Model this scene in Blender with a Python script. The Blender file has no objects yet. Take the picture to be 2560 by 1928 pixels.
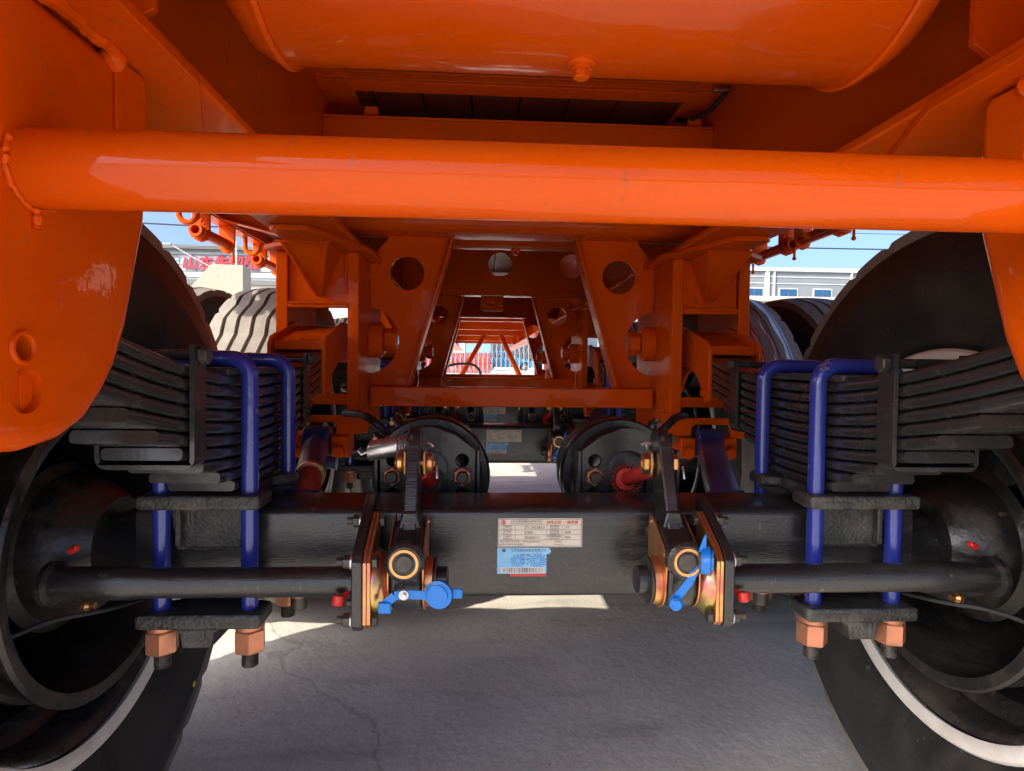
import bpy, bmesh, math, random
from mathutils import Vector, Matrix, Quaternion
from mathutils.geometry import tessellate_polygon
from math import sin, cos, pi, radians, sqrt, atan2

random.seed(7)
S = bpy.context.scene
COL = S.collection

# ------------------------------------------------------------------ camera
cam_d = bpy.data.cameras.new('camera')
cam_d.sensor_width = 36.0
cam_d.lens = 21.56
cam_d.clip_start = 0.02
cam_d.clip_end = 900
cam = bpy.data.objects.new('camera', cam_d)
COL.objects.link(cam)
YAW, PITCH, ROLL = radians(3.2), radians(-1.77), 0.012
fw = Vector((sin(YAW) * cos(PITCH), cos(YAW) * cos(PITCH), sin(PITCH)))
rt = Vector((cos(YAW), -sin(YAW), 0))
up = rt.cross(fw)
r2 = rt * cos(ROLL) + up * sin(ROLL)
u2 = up * cos(ROLL) - rt * sin(ROLL)
m = Matrix((r2, u2, -fw)).transposed().to_4x4()
m.translation = Vector((-0.095, 0, 0.82))
cam.matrix_world = m
S.camera = cam

# ------------------------------------------------------------------ light
SUN_EL = radians(36.5)
SUN_FROM = Vector((-0.82, -0.57, 0)).normalized()      # horizontal direction towards the sun
w = bpy.data.worlds.new('World')
S.world = w
w.use_nodes = True
nt = w.node_tree
for n in list(nt.nodes):
    nt.nodes.remove(n)
sky = nt.nodes.new('ShaderNodeTexSky')
sky.sky_type = 'NISHITA'
sky.sun_disc = False
sky.sun_elevation = SUN_EL
sky.sun_rotation = atan2(SUN_FROM.x, SUN_FROM.y)
sky.air_density = 0.62
sky.dust_density = 5.0
sky.ozone_density = 4.5
bg = nt.nodes.new('ShaderNodeBackground')
bg.inputs['Strength'].default_value = 0.15
out = nt.nodes.new('ShaderNodeOutputWorld')
nt.links.new(sky.outputs[0], bg.inputs[0])
nt.links.new(bg.outputs[0], out.inputs[0])

sun_d = bpy.data.lights.new('sun', 'SUN')
sun_d.energy = 2.8
sun_d.angle = radians(0.53)
sun_d.color = (1.0, 0.9, 0.74)
sun = bpy.data.objects.new('sun', sun_d)
COL.objects.link(sun)
sd = Vector((SUN_FROM.x * cos(SUN_EL), SUN_FROM.y * cos(SUN_EL), sin(SUN_EL)))
sun.rotation_euler = sd.to_track_quat('Z', 'Y').to_euler()
sun.location = sd * 30

S.view_settings.view_transform = 'Standard'
S.view_settings.look = 'None'
S.view_settings.gamma = 1.0
S.view_settings.use_curve_mapping = False
S.view_settings.exposure = 1.55
S.cycles.max_bounces = 10
S.cycles.diffuse_bounces = 5
S.cycles.glossy_bounces = 4
S.cycles.caustics_reflective = False
S.cycles.use_denoising = True

# ------------------------------------------------------------------ materials
MATS = {}


def mat(name, base, rough=0.5, metal=0.0, coat=0.0, base2=None, vscale=6.0, vlo=0.4, vhi=0.65, stretch=(1, 1, 1),
        bump=0.0, bscale=40.0, bdetail=3, rough2=None, coat_rough=0.05, spec=0.5, detail=5, dust=None):
    m = bpy.data.materials.new(name)
    m.use_nodes = True
    t = m.node_tree
    b = t.nodes['Principled BSDF']
    b.inputs['Roughness'].default_value = rough
    b.inputs['Metallic'].default_value = metal
    b.inputs['Base Color'].default_value = (*base, 1)
    b.inputs['Coat Weight'].default_value = coat
    b.inputs['Coat Roughness'].default_value = coat_rough
    b.inputs['Specular IOR Level'].default_value = spec
    tc = t.nodes.new('ShaderNodeTexCoord')
    mp = t.nodes.new('ShaderNodeMapping')
    mp.inputs['Scale'].default_value = stretch
    t.links.new(tc.outputs['Object'], mp.inputs[0])
    if base2 is not None or rough2 is not None:
        nz = t.nodes.new('ShaderNodeTexNoise')
        nz.inputs['Scale'].default_value = vscale
        nz.inputs['Detail'].default_value = detail
        nz.inputs['Roughness'].default_value = 0.62
        t.links.new(mp.outputs[0], nz.inputs[0])
        mr = t.nodes.new('ShaderNodeMapRange')
        mr.inputs[1].default_value = vlo
        mr.inputs[2].default_value = vhi
        t.links.new(nz.outputs[0], mr.inputs[0])
        if base2 is not None:
            mx = t.nodes.new('ShaderNodeMix')
            mx.data_type = 'RGBA'
            mx.inputs[6].default_value = (*base, 1)
            mx.inputs[7].default_value = (*base2, 1)
            t.links.new(mr.outputs[0], mx.inputs[0])
            t.links.new(mx.outputs[2], b.inputs['Base Color'])
        if rough2 is not None:
            m2 = t.nodes.new('ShaderNodeMapRange')
            m2.inputs[3].default_value = rough
            m2.inputs[4].default_value = rough2
            t.links.new(mr.outputs[0], m2.inputs[0])
            t.links.new(m2.outputs[0], b.inputs['Roughness'])
    if dust is not None:
        # settled dust film in soft streaks, and fine specks
        dcol, damt, samt = dust
        src = b.inputs['Base Color'].links[0].from_socket if b.inputs['Base Color'].is_linked else None
        mp2 = t.nodes.new('ShaderNodeMapping')
        mp2.inputs['Scale'].default_value = (1.6, 1.6, 0.7)
        t.links.new(tc.outputs['Object'], mp2.inputs[0])
        fac = None
        for sc_, lo_, hi_, am_ in ((5.0, 0.48, 0.8, damt), (230.0, 0.64, 0.74, samt), (46.0, 0.69, 0.74, samt * 1.3)):
            q = t.nodes.new('ShaderNodeTexNoise')
            q.inputs['Scale'].default_value = sc_
            q.inputs['Detail'].default_value = 6 if sc_ < 20 else 2
            t.links.new(mp2.outputs[0], q.inputs[0])
            r_ = t.nodes.new('ShaderNodeMapRange')
            r_.inputs[1].default_value, r_.inputs[2].default_value, r_.inputs[4].default_value = lo_, hi_, am_
            t.links.new(q.outputs[0], r_.inputs[0])
            if fac is None:
                fac = r_.outputs[0]
            else:
                mxx = t.nodes.new('ShaderNodeMath')
                mxx.operation = 'MAXIMUM'
                t.links.new(fac, mxx.inputs[0])
                t.links.new(r_.outputs[0], mxx.inputs[1])
                fac = mxx.outputs[0]
        md = t.nodes.new('ShaderNodeMix')
        md.data_type = 'RGBA'
        if src is not None:
            t.links.new(src, md.inputs[6])
        else:
            md.inputs[6].default_value = (*base, 1)
        md.inputs[7].default_value = (*dcol, 1)
        t.links.new(fac, md.inputs[0])
        t.links.new(md.outputs[2], b.inputs['Base Color'])
    if bump > 0:
        nb = t.nodes.new('ShaderNodeTexNoise')
        nb.inputs['Scale'].default_value = bscale
        nb.inputs['Detail'].default_value = bdetail
        t.links.new(mp.outputs[0], nb.inputs[0])
        bp = t.nodes.new('ShaderNodeBump')
        bp.inputs['Strength'].default_value = 1.0
        bp.inputs['Distance'].default_value = bump
        t.links.new(nb.outputs[0], bp.inputs['Height'])
        t.links.new(bp.outputs[0], b.inputs['Normal'])
        if coat > 0:
            t.links.new(bp.outputs[0], b.inputs['Coat Normal'])
    if coat >= 1.0:
        b.inputs['Coat IOR'].default_value = 1.6
    MATS[name] = m
    return m


ORANGE = mat('orange_paint', (0.6, 0.066, 0.0004), 0.36, coat=0.13, spec=0.04, base2=(0.67, 0.086, 0.0008), vscale=2.5, rough2=0.22, dust=((0.3, 0.1, 0.035), 0.22, 0.4),
             bump=0.0008, bscale=20, bdetail=3, coat_rough=0.015)
GLOSS = mat('orange_gloss_paint', (0.55, 0.06, 0.0004), 0.33, coat=0.42, spec=0.04, base2=(0.62, 0.078, 0.0007), vscale=2.5, rough2=0.25, dust=((0.3, 0.1, 0.035), 0.14, 0.32),
            bump=0.0012, bscale=17, bdetail=5, coat_rough=0.01, stretch=(0.5, 1, 1))
ORANGE_DULL = mat('orange_primer', (0.42, 0.045, 0.006), 0.5, base2=(0.5, 0.07, 0.012), vscale=14, bump=0.0006, bscale=60)
BLACKP = mat('black_axle_paint', (0.014, 0.0138, 0.014), 0.3, base2=(0.05, 0.045, 0.038), vscale=9, vlo=0.52, vhi=0.8,
             stretch=(1, 3, 7), rough2=0.6, bump=0.0005, bscale=70, coat=0.35, coat_rough=0.09, dust=((0.16, 0.14, 0.11), 0.12, 0.4))
SPRING = mat('spring_steel_black', (0.026, 0.024, 0.024), 0.24, base2=(0.05, 0.044, 0.039), vscale=26, vlo=0.5, vhi=0.85,
             rough2=0.36, bump=0.00015, bscale=120, coat=0.3, coat_rough=0.12)
CAST = mat('cast_black', (0.03, 0.029, 0.026), 0.42, base2=(0.11, 0.1, 0.085), vscale=30, vlo=0.45, vhi=0.8, rough2=0.75,
           bump=0.0025, bscale=190)
BLUE = mat('blue_paint', (0.022, 0.036, 0.27), 0.25, coat=0.6, base2=(0.16, 0.13, 0.13), vscale=38, vlo=0.66, vhi=0.7, bump=0.0006, bscale=60, rough2=0.5)
BLUEROD = mat('dark_blue_paint', (0.022, 0.032, 0.12), 0.35, coat=0.3, base2=(0.035, 0.05, 0.19), vscale=16, bump=0.0006, bscale=60)
COPPER = mat('copper_nut', (0.62, 0.24, 0.13), 0.34, metal=0.55, base2=(0.42, 0.19, 0.1), vscale=30, rough2=0.5, bump=0.0003, bscale=120)
ZINC = mat('yellow_zinc', (0.72, 0.44, 0.13), 0.3, metal=0.9, base2=(0.62, 0.2, 0.13), vscale=28, vlo=0.35, vhi=0.65, rough2=0.4)
ZINC2 = mat('rainbow_zinc', (0.55, 0.5, 0.12), 0.28, metal=0.9, base2=(0.6, 0.2, 0.2), vscale=34, vlo=0.4, vhi=0.6)
SILVER = mat('silver_metal', (0.6, 0.6, 0.6), 0.28, metal=0.9, base2=(0.45, 0.43, 0.42), vscale=40)
DARKST = mat('dark_steel', (0.05, 0.047, 0.043), 0.4, metal=0.6, base2=(0.12, 0.1, 0.08), vscale=60, rough2=0.6)
CAPBLUE = mat('blue_plastic', (0.01, 0.19, 0.62), 0.35)
CAPRED = mat('red_plastic', (0.62, 0.03, 0.02), 0.35)
REDROD = mat('red_threaded_sleeve', (0.45, 0.05, 0.03), 0.4, base2=(0.5, 0.1, 0.05), vscale=30)
TREAD = mat('tyre_tread', (0.23, 0.213, 0.185), 0.8, base2=(0.15, 0.138, 0.12), vscale=14, vlo=0.4, vhi=0.75, bump=0.001, bscale=120)
RUBBER = mat('tyre_sidewall', (0.014, 0.014, 0.014), 0.55, base2=(0.045, 0.04, 0.034), vscale=10, vlo=0.5, vhi=0.85,
             rough2=0.75, bump=0.0012, bscale=90, dust=((0.11, 0.095, 0.075), 0.3, 0.5))
RIMB = mat('rim_black', (0.03, 0.028, 0.027), 0.22, coat=0.4, base2=(0.09, 0.078, 0.064), vscale=7, vlo=0.5, vhi=0.8, rough2=0.45, dust=((0.16, 0.13, 0.1), 0.25, 0.5), bump=0.0008, bscale=60)
RIMS = mat('rim_lip_silver', (0.8, 0.76, 0.69), 0.28, metal=0.0, base2=(0.68, 0.62, 0.55), vscale=12)
DRUM = mat('brake_drum', (0.012, 0.012, 0.012), 0.3, base2=(0.06, 0.052, 0.043), vscale=16, vlo=0.5, vhi=0.8, rough2=0.65, dust=((0.13, 0.1, 0.075), 0.3, 0.5), bump=0.0012, bscale=80)
PLATEW = mat('data_plate_white', (0.56, 0.5, 0.4), 0.4, base2=(0.62, 0.56, 0.47), vscale=40)
INK = mat('dark_print', (0.06, 0.05, 0.04), 0.5)
INKRED = mat('red_print', (0.5, 0.04, 0.03), 0.5)
STICK = mat('sticker_blue', (0.16, 0.42, 0.68), 0.4, base2=(0.25, 0.5, 0.72), vscale=45)
STICKD = mat('sticker_deep_blue', (0.05, 0.2, 0.5), 0.4)
WHITEP = mat('white_print', (0.7, 0.68, 0.64), 0.45)
HOSE = mat('black_hose', (0.015, 0.015, 0.015), 0.5)
SIGNRED = mat('sign_red', (0.35, 0.01, 0.03), 0.5)
WALLW = mat('white_cladding', (0.52, 0.55, 0.57), 0.5, base2=(0.47, 0.51, 0.53), vscale=0.5)
WALLG = mat('grey_cladding', (0.15, 0.17, 0.19), 0.55, base2=(0.17, 0.19, 0.21), vscale=0.4)
CREAM = mat('cream_plaster', (0.3, 0.275, 0.21), 0.85, base2=(0.15, 0.15, 0.135), vscale=1.6, vlo=0.55, vhi=0.72, bump=0.01, bscale=10)
CREAM2 = mat('cream_band', (0.42, 0.39, 0.33), 0.85, base2=(0.36, 0.33, 0.27), vscale=0.8)
GREYD = mat('dark_grey_band', (0.12, 0.12, 0.12), 0.7)
GLASSB = mat('window_glass', (0.02, 0.07, 0.16), 0.1, coat=0.3)
FRAMEW = mat('window_frame_white', (0.5, 0.5, 0.49), 0.5)
STEEL = mat('gate_steel', (0.55, 0.55, 0.53), 0.3, metal=0.8, base2=(0.45, 0.45, 0.43), vscale=8)
CARB = mat('car_blue', (0.03, 0.2, 0.36), 0.25, coat=0.6)
CABLE = mat('cable_dark', (0.03, 0.03, 0.035), 0.6)
POLEM = mat('pole_grey', (0.4, 0.39, 0.36), 0.7)
PANELR = mat('hoarding_red', (0.26, 0.03, 0.035), 0.5)
PANELB = mat('hoarding_blue', (0.16, 0.3, 0.4), 0.5)
BOOT = mat('red_rubber_boot', (0.65, 0.04, 0.03), 0.5, bump=0.002, bscale=220)
PLASTIC = mat('label_film', (0.72, 0.69, 0.68), 0.2, coat=0.5, base2=(0.6, 0.55, 0.56), vscale=20, bump=0.003, bscale=25)
FLAP = mat('sun_block_rubber', (0.02, 0.02, 0.02), 0.6)  # for the added flaps that block the sun
DECKM = mat('deck_underside', (0.16, 0.026, 0.014), 0.5, base2=(0.09, 0.02, 0.015), vscale=9, vlo=0.4, vhi=0.7, bump=0.002, bscale=30)


def concrete():
    m = bpy.data.materials.new('concrete_ground')
    m.use_nodes = True
    t = m.node_tree
    L = t.links.new
    N = t.nodes.new
    b = t.nodes['Principled BSDF']
    b.inputs['Roughness'].default_value = 0.85
    tc = N('ShaderNodeTexCoord')
    n1 = N('ShaderNodeTexNoise'); n1.inputs['Scale'].default_value = 1.7; n1.inputs['Detail'].default_value = 8; n1.inputs['Roughness'].default_value = 0.65
    n2 = N('ShaderNodeTexNoise'); n2.inputs['Scale'].default_value = 120; n2.inputs['Detail'].default_value = 6; n2.inputs['Roughness'].default_value = 0.7
    n3 = N('ShaderNodeTexNoise'); n3.inputs['Scale'].default_value = 4.5; n3.inputs['Detail'].default_value = 7
    L(tc.outputs['Object'], n1.inputs[0]); L(tc.outputs['Object'], n2.inputs[0])
    mpp = N('ShaderNodeMapping'); mpp.inputs['Scale'].default_value = (0.5, 2.2, 1)
    L(tc.outputs['Object'], mpp.inputs[0]); L(mpp.outputs[0], n3.inputs[0])
    c1 = N('ShaderNodeValToRGB')
    c1.color_ramp.elements[0].position = 0.3; c1.color_ramp.elements[0].color = (0.45, 0.425, 0.38, 1)
    c1.color_ramp.elements[1].position = 0.72; c1.color_ramp.elements[1].color = (0.68, 0.645, 0.58, 1)
    L(n1.outputs[0], c1.inputs[0])
    mr = N('ShaderNodeMapRange'); mr.inputs[1].default_value = 0.3; mr.inputs[2].default_value = 0.7; mr.inputs[3].default_value = 0.82; mr.inputs[4].default_value = 1.14
    L(n2.outputs[0], mr.inputs[0])
    mr3 = N('ShaderNodeMapRange'); mr3.inputs[1].default_value = 0.56; mr3.inputs[2].default_value = 0.72; mr3.inputs[3].default_value = 1.0; mr3.inputs[4].default_value = 0.74
    L(n3.outputs[0], mr3.inputs[0])
    mu = N('ShaderNodeMath'); mu.operation = 'MULTIPLY'; L(mr.outputs[0], mu.inputs[0]); L(mr3.outputs[0], mu.inputs[1])
    # cracks: distorted voronoi edges, broken up by noise
    nd = N('ShaderNodeTexNoise'); nd.inputs['Scale'].default_value = 2.2; nd.inputs['Detail'].default_value = 6
    L(tc.outputs['Object'], nd.inputs[0])
    va = N('ShaderNodeVectorMath'); va.operation = 'MULTIPLY_ADD'
    va.inputs[1].default_value = (0.45, 0.45, 0.0); L(nd.outputs['Color'], va.inputs[0]); L(tc.outputs['Object'], va.inputs[2])
    vo = N('ShaderNodeTexVoronoi'); vo.feature = 'DISTANCE_TO_EDGE'; vo.inputs['Scale'].default_value = 0.62
    L(va.outputs[0], vo.inputs['Vector'])
    cr = N('ShaderNodeMapRange'); cr.inputs[1].default_value = 0.0; cr.inputs[2].default_value = 0.0045; cr.inputs[3].default_value = 0.72; cr.inputs[4].default_value = 1.0
    L(vo.outputs['Distance'], cr.inputs[0])
    mu2 = N('ShaderNodeMath'); mu2.operation = 'MULTIPLY'; L(mu.outputs[0], mu2.inputs[0]); L(cr.outputs[0], mu2.inputs[1])
    mx = N('ShaderNodeVectorMath'); mx.operation = 'SCALE'
    L(c1.outputs[0], mx.inputs[0]); L(mu2.outputs[0], mx.inputs['Scale'])
    L(mx.outputs[0], b.inputs['Base Color'])
    n4 = N('ShaderNodeTexNoise'); n4.inputs['Scale'].default_value = 16; n4.inputs['Detail'].default_value = 9; n4.inputs['Roughness'].default_value = 0.7
    L(tc.outputs['Object'], n4.inputs[0])
    ad = N('ShaderNodeMath'); ad.operation = 'MULTIPLY_ADD'; ad.inputs[1].default_value = 0.35; L(cr.outputs[0], ad.inputs[0]); L(n4.outputs[0], ad.inputs[2])
    bp = N('ShaderNodeBump'); bp.inputs['Distance'].default_value = 0.007; bp.inputs['Strength'].default_value = 0.9
    L(ad.outputs[0], bp.inputs['Height']); L(bp.outputs[0], b.inputs['Normal'])
    return m


CONCRETE = concrete()


# ------------------------------------------------------------------ mesh helpers
def circ(cx, cy, r, n=28, a0=0.0, a1=2 * pi, closed=True):
    k = n if closed else n - 1
    return [(cx + r * cos(a0 + (a1 - a0) * i / k), cy + r * sin(a0 + (a1 - a0) * i / k)) for i in range(n)]


AX = {'x': (1, 2, 0), 'y': (0, 2, 1), 'z': (0, 1, 2)}


class MB:
    def __init__(s):
        s.v = []
        s.f = []

    def add(s, vs, fs):
        o = len(s.v)
        s.v += [Vector(p) for p in vs]
        s.f += [tuple(i + o for i in f) for f in fs]
        return s

    def box(s, x0, x1, y0, y1, z0, z1):
        v = [(x, y, z) for z in (z0, z1) for y in (y0, y1) for x in (x0, x1)]
        return s.add(v, [(0, 2, 3, 1), (4, 5, 7, 6), (0, 1, 5, 4), (2, 6, 7, 3), (0, 4, 6, 2), (1, 3, 7, 5)])

    def plate(s, outer, axis, a, b, holes=()):
        """2D outline (with holes) extruded along an axis from a to b"""
        loops = [list(outer)] + [list(h) for h in holes]
        flat = [p for l in loops for p in l]
        tri = tessellate_polygon([[Vector((p[0], p[1], 0)) for p in l] for l in loops])
        i0, i1, i2 = AX[axis]

        def put(p, d):
            q = [0, 0, 0]
            q[i0], q[i1], q[i2] = p[0], p[1], d
            return q
        n = len(flat)
        v = [put(p, a) for p in flat] + [put(p, b) for p in flat]
        f = [tuple(t) for t in tri] + [tuple(i + n for i in reversed(t)) for t in tri]
        o = 0
        for l in loops:
            k = len(l)
            for i in range(k):
                j = (i + 1) % k
                f.append((o + i, o + j, o + j + n, o + i + n))
            o += k
        return s.add(v, f)

    def ngon(s, outer, axis, a, b):
        i0, i1, i2 = AX[axis]
        n = len(outer)
        v = []
        for d in (a, b):
            for p in outer:
                q = [0, 0, 0]
                q[i0], q[i1], q[i2] = p[0], p[1], d
                v.append(q)
        f = [tuple(range(n)), tuple(range(2 * n - 1, n - 1, -1))]
        f += [(i, (i + 1) % n, (i + 1) % n + n, i + n) for i in range(n)]
        return s.add(v, f)

    def lathe(s, prof, org, axis, n=40, close=False, ends=True):
        """prof: (distance along axis, radius)"""
        org = Vector(org)
        ax = Vector(axis).normalized()
        a = ax.orthogonal().normalized()
        if abs(ax.x) > 0.9:
            a = Vector((0, 0, 1))
        elif abs(ax.y) > 0.9:
            a = Vector((0, 0, 1))
        b = ax.cross(a)
        v = []
        for (d, r) in prof:
            for i in range(n):
                t = 2 * pi * i / n
                v.append(org + ax * d + (a * cos(t) + b * sin(t)) * r)
        f = []
        k = len(prof)
        for j in range(k if close else k - 1):
            j2 = (j + 1) % k
            for i in range(n):
                i2 = (i + 1) % n
                f.append((j * n + i, j * n + i2, j2 * n + i2, j2 * n + i))
        if ends and not close:
            f.append(tuple(range(n - 1, -1, -1)))
            f.append(tuple((k - 1) * n + i for i in range(n)))
        return s.add(v, f)

    def cyl(s, p0, p1, r, n=20, r1=None):
        p0, p1 = Vector(p0), Vector(p1)
        d = p1 - p0
        return s.lathe([(0, r), (d.length, r if r1 is None else r1)], p0, d, n)

    def path(s, pts, r, n=12, jit=0.0, smooth=0):
        P = [Vector(p) for p in pts]
        for _ in range(smooth):
            Q = [P[0]]
            for i in range(len(P) - 1):
                Q += [P[i].lerp(P[i + 1], 0.25), P[i].lerp(P[i + 1], 0.75)]
            Q.append(P[-1])
            P = Q
        up = None
        v = []
        for i, p in enumerate(P):
            d = (P[min(i + 1, len(P) - 1)] - P[max(i - 1, 0)]).normalized()
            if up is None:
                up = d.orthogonal().normalized()
            up = (up - d * up.dot(d)).normalized()
            bb = d.cross(up)
            rr = r * (1 + random.uniform(-jit, jit))
            for k in range(n):
                t = 2 * pi * k / n
                v.append(p + (up * cos(t) + bb * sin(t)) * rr)
        f = []
        for i in range(len(P) - 1):
            for k in range(n):
                k2 = (k + 1) % n
                f.append((i * n + k, i * n + k2, (i + 1) * n + k2, (i + 1) * n + k))
        f.append(tuple(range(n - 1, -1, -1)))
        f.append(tuple((len(P) - 1) * n + k for k in range(n)))
        return s.add(v, f)

    def bead(s, p0, p1, r=0.004, step=0.006):
        p0, p1 = Vector(p0), Vector(p1)
        k = max(3, int((p1 - p0).length / step))
        return s.path([p0.lerp(p1, i / k) + Vector([random.uniform(-1, 1) * r * 0.25 for _ in range(3)]) for i in range(k + 1)],
                      r, 7, 0.22)

    def hexn(s, p0, p1, r, n=6, rot=0.0):
        """hex prism with chamfered ends"""
        p0, p1 = Vector(p0), Vector(p1)
        d = p1 - p0
        L = d.length
        c = r * 0.12
        return s.lathe([(0, r * 0.86), (c, r), (L - c, r), (L, r * 0.86)], p0, d, n)

    def thread(s, p0, p1, r, pitch=0.003):
        p0, p1 = Vector(p0), Vector(p1)
        d = p1 - p0
        L = d.length
        k = max(2, int(L / pitch))
        pr = []
        for i in range(k):
            pr += [(L * i / k, r * 0.93), (L * (i + 0.5) / k, r)]
        pr.append((L, r * 0.88))
        return s.lathe(pr, p0, d, 18)

    def sheet(s, P, Q):
        """ruled strip between two polylines"""
        n = len(P)
        return s.add(list(P) + list(Q), [(i, i + 1, n + i + 1, n + i) for i in range(n - 1)])


ORG = {}


def link(o, parent):
    COL.objects.link(o)
    if parent is not None:
        o.parent = parent
        ORG[o.name] = ORG[parent.name]
    return o


def obj(name, mb, material, parent=None, bevel=0.0, seg=2, smooth=35, org=None, flat=False):
    """one mesh object; vertices are written in world metres and stored relative to the thing's base"""
    o0 = Vector(ORG[parent.name]) if parent is not None else Vector(org if org is not None else (0, 0, 0))
    bm = bmesh.new()
    vs = [bm.verts.new(p - o0) for p in mb.v]
    for f in mb.f:
        try:
            bm.faces.new([vs[i] for i in f])
        except ValueError:
            pass
    if not flat:
        bmesh.ops.recalc_face_normals(bm, faces=bm.faces)
    me = bpy.data.meshes.new(name)
    bm.to_mesh(me)
    bm.free()
    me.materials.append(material)
    if smooth:
        me.polygons.foreach_set('use_smooth', [True] * len(me.polygons))
        me.set_sharp_from_angle(angle=radians(smooth))
    o = bpy.data.objects.new(name, me)
    if parent is None:
        o.location = o0
        ORG_key = o0
        COL.objects.link(o)
        ORG[o.name] = tuple(o0)
    else:
        link(o, parent)
    if bevel > 0:
        b = o.modifiers.new('edge', 'BEVEL')
        b.width = bevel
        b.segments = seg
        b.limit_method = 'ANGLE'
        b.angle_limit = radians(40)
        b.use_clamp_overlap = True
    return o


def thing(name, loc, label, cat, group=None):
    o = bpy.data.objects.new(name, None)
    o.empty_display_size = 0.05
    o.location = loc
    COL.objects.link(o)
    ORG[o.name] = tuple(loc)
    tag(o, label, cat, group)
    return o


def tag(o, label, cat, group=None):
    o['label'] = label
    o['category'] = cat
    if group:
        o['group'] = group
    return o


def copy_tree(o, parent=None):
    c = o.copy()
    COL.objects.link(c)
    ORG[c.name] = ORG[o.name]
    if parent is not None:
        c.parent = parent
    for ch in list(o.children):
        copy_tree(ch, c)
    return c


def cut(o, mb):
    """carve a real opening out of a mesh"""
    org = Vector(ORG[o.name])
    me = bpy.data.meshes.new('cutter')
    bm = bmesh.new()
    vs = [bm.verts.new(p - org) for p in mb.v]
    for f in mb.f:
        bm.faces.new([vs[i] for i in f])
    bmesh.ops.recalc_face_normals(bm, faces=bm.faces)
    bm.to_mesh(me)
    bm.free()
    c = bpy.data.objects.new('cutter', me)
    COL.objects.link(c)
    c.matrix_world = Matrix.Translation(org)
    b = o.modifiers.new('opening', 'BOOLEAN')
    b.object = c
    b.solver = 'EXACT'
    bpy.context.view_layer.update()
    dg = bpy.context.evaluated_depsgraph_get()
    nm = bpy.data.meshes.new_from_object(o.evaluated_get(dg))
    nm.name = o.data.name
    o.modifiers.clear()
    o.data = nm
    bpy.data.objects.remove(c)
    nm.polygons.foreach_set('use_smooth', [True] * len(nm.polygons))
    nm.set_sharp_from_angle(angle=radians(35))


_font_cache = {}


def text2d(s, size=1.0, bold=0.0, shear=0.0):
    """flat triangles of a string, centred, width and height in text units"""
    key = (s, bold, shear)
    if key not in _font_cache:
        cu = bpy.data.curves.new('t', 'FONT')
        cu.body = s
        cu.offset = bold
        cu.shear = shear
        cu.resolution_u = 2
        o = bpy.data.objects.new('t', cu)
        COL.objects.link(o)
        bpy.context.view_layer.update()
        me = bpy.data.meshes.new_from_object(o.evaluated_get(bpy.context.evaluated_depsgraph_get()))
        v = [tuple(q.co) for q in me.vertices]
        f = [tuple(p.vertices) for p in me.polygons]
        bpy.data.objects.remove(o)
        bpy.data.curves.remove(cu)
        bpy.data.meshes.remove(me)
        _font_cache[key] = (v, f)
    v, f = _font_cache[key]
    if not v:
        return [], [], 0, 0
    x0, x1 = min(p[0] for p in v), max(p[0] for p in v)
    y0, y1 = min(p[1] for p in v), max(p[1] for p in v)
    k = size
    return [((p[0] - (x0 + x1) / 2) * k, (p[1] - (y0 + y1) / 2) * k) for p in v], f, (x1 - x0) * k, (y1 - y0) * k


def text_on_y(mb, s, cx, cz, y, h=None, width=None, bold=0.0, shear=0.0, left=False):
    """text facing -Y"""
    v, f, W, H = text2d(s, 1.0, bold, shear)
    if not v:
        return
    kz = (h / H) if h else width / W
    kx = (width / W) if width else kz
    ox = W * kx / 2 if left else 0
    mb.add([(cx + ox + p[0] * kx, y, cz + p[1] * kz) for p in v], f)


# ------------------------------------------------------------------ ground
GZ0 = -0.035


def gz(y):
    return GZ0 if y < 15 else (0.5 if y > 45 else GZ0 + (0.5 - GZ0) * (y - 15) / 30)


g = MB()
xs = [-160, -60, -20, -8, -4, -2, 0, 2, 4, 8, 20, 60, 160]
ys = [-120, -40, -12, -4, 0, 2, 4, 8, 15, 25, 35, 45, 90, 260]
g.add([(x, y, gz(y)) for y in ys for x in xs],
      [(j * len(xs) + i, j * len(xs) + i + 1, (j + 1) * len(xs) + i + 1, (j + 1) * len(xs) + i)
       for j in range(len(ys) - 1) for i in range(len(xs) - 1)])
ground = obj('ground', g, CONCRETE, smooth=0)
ground['kind'] = 'structure'

# ------------------------------------------------------------------ trailer chassis
ch = thing('trailer_chassis', (0, 1.66, 0.65), 'orange painted steel underframe of a semi-trailer filling the upper half of the view', 'trailer chassis')
Y0, Y1 = -0.1, 11.5

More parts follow.
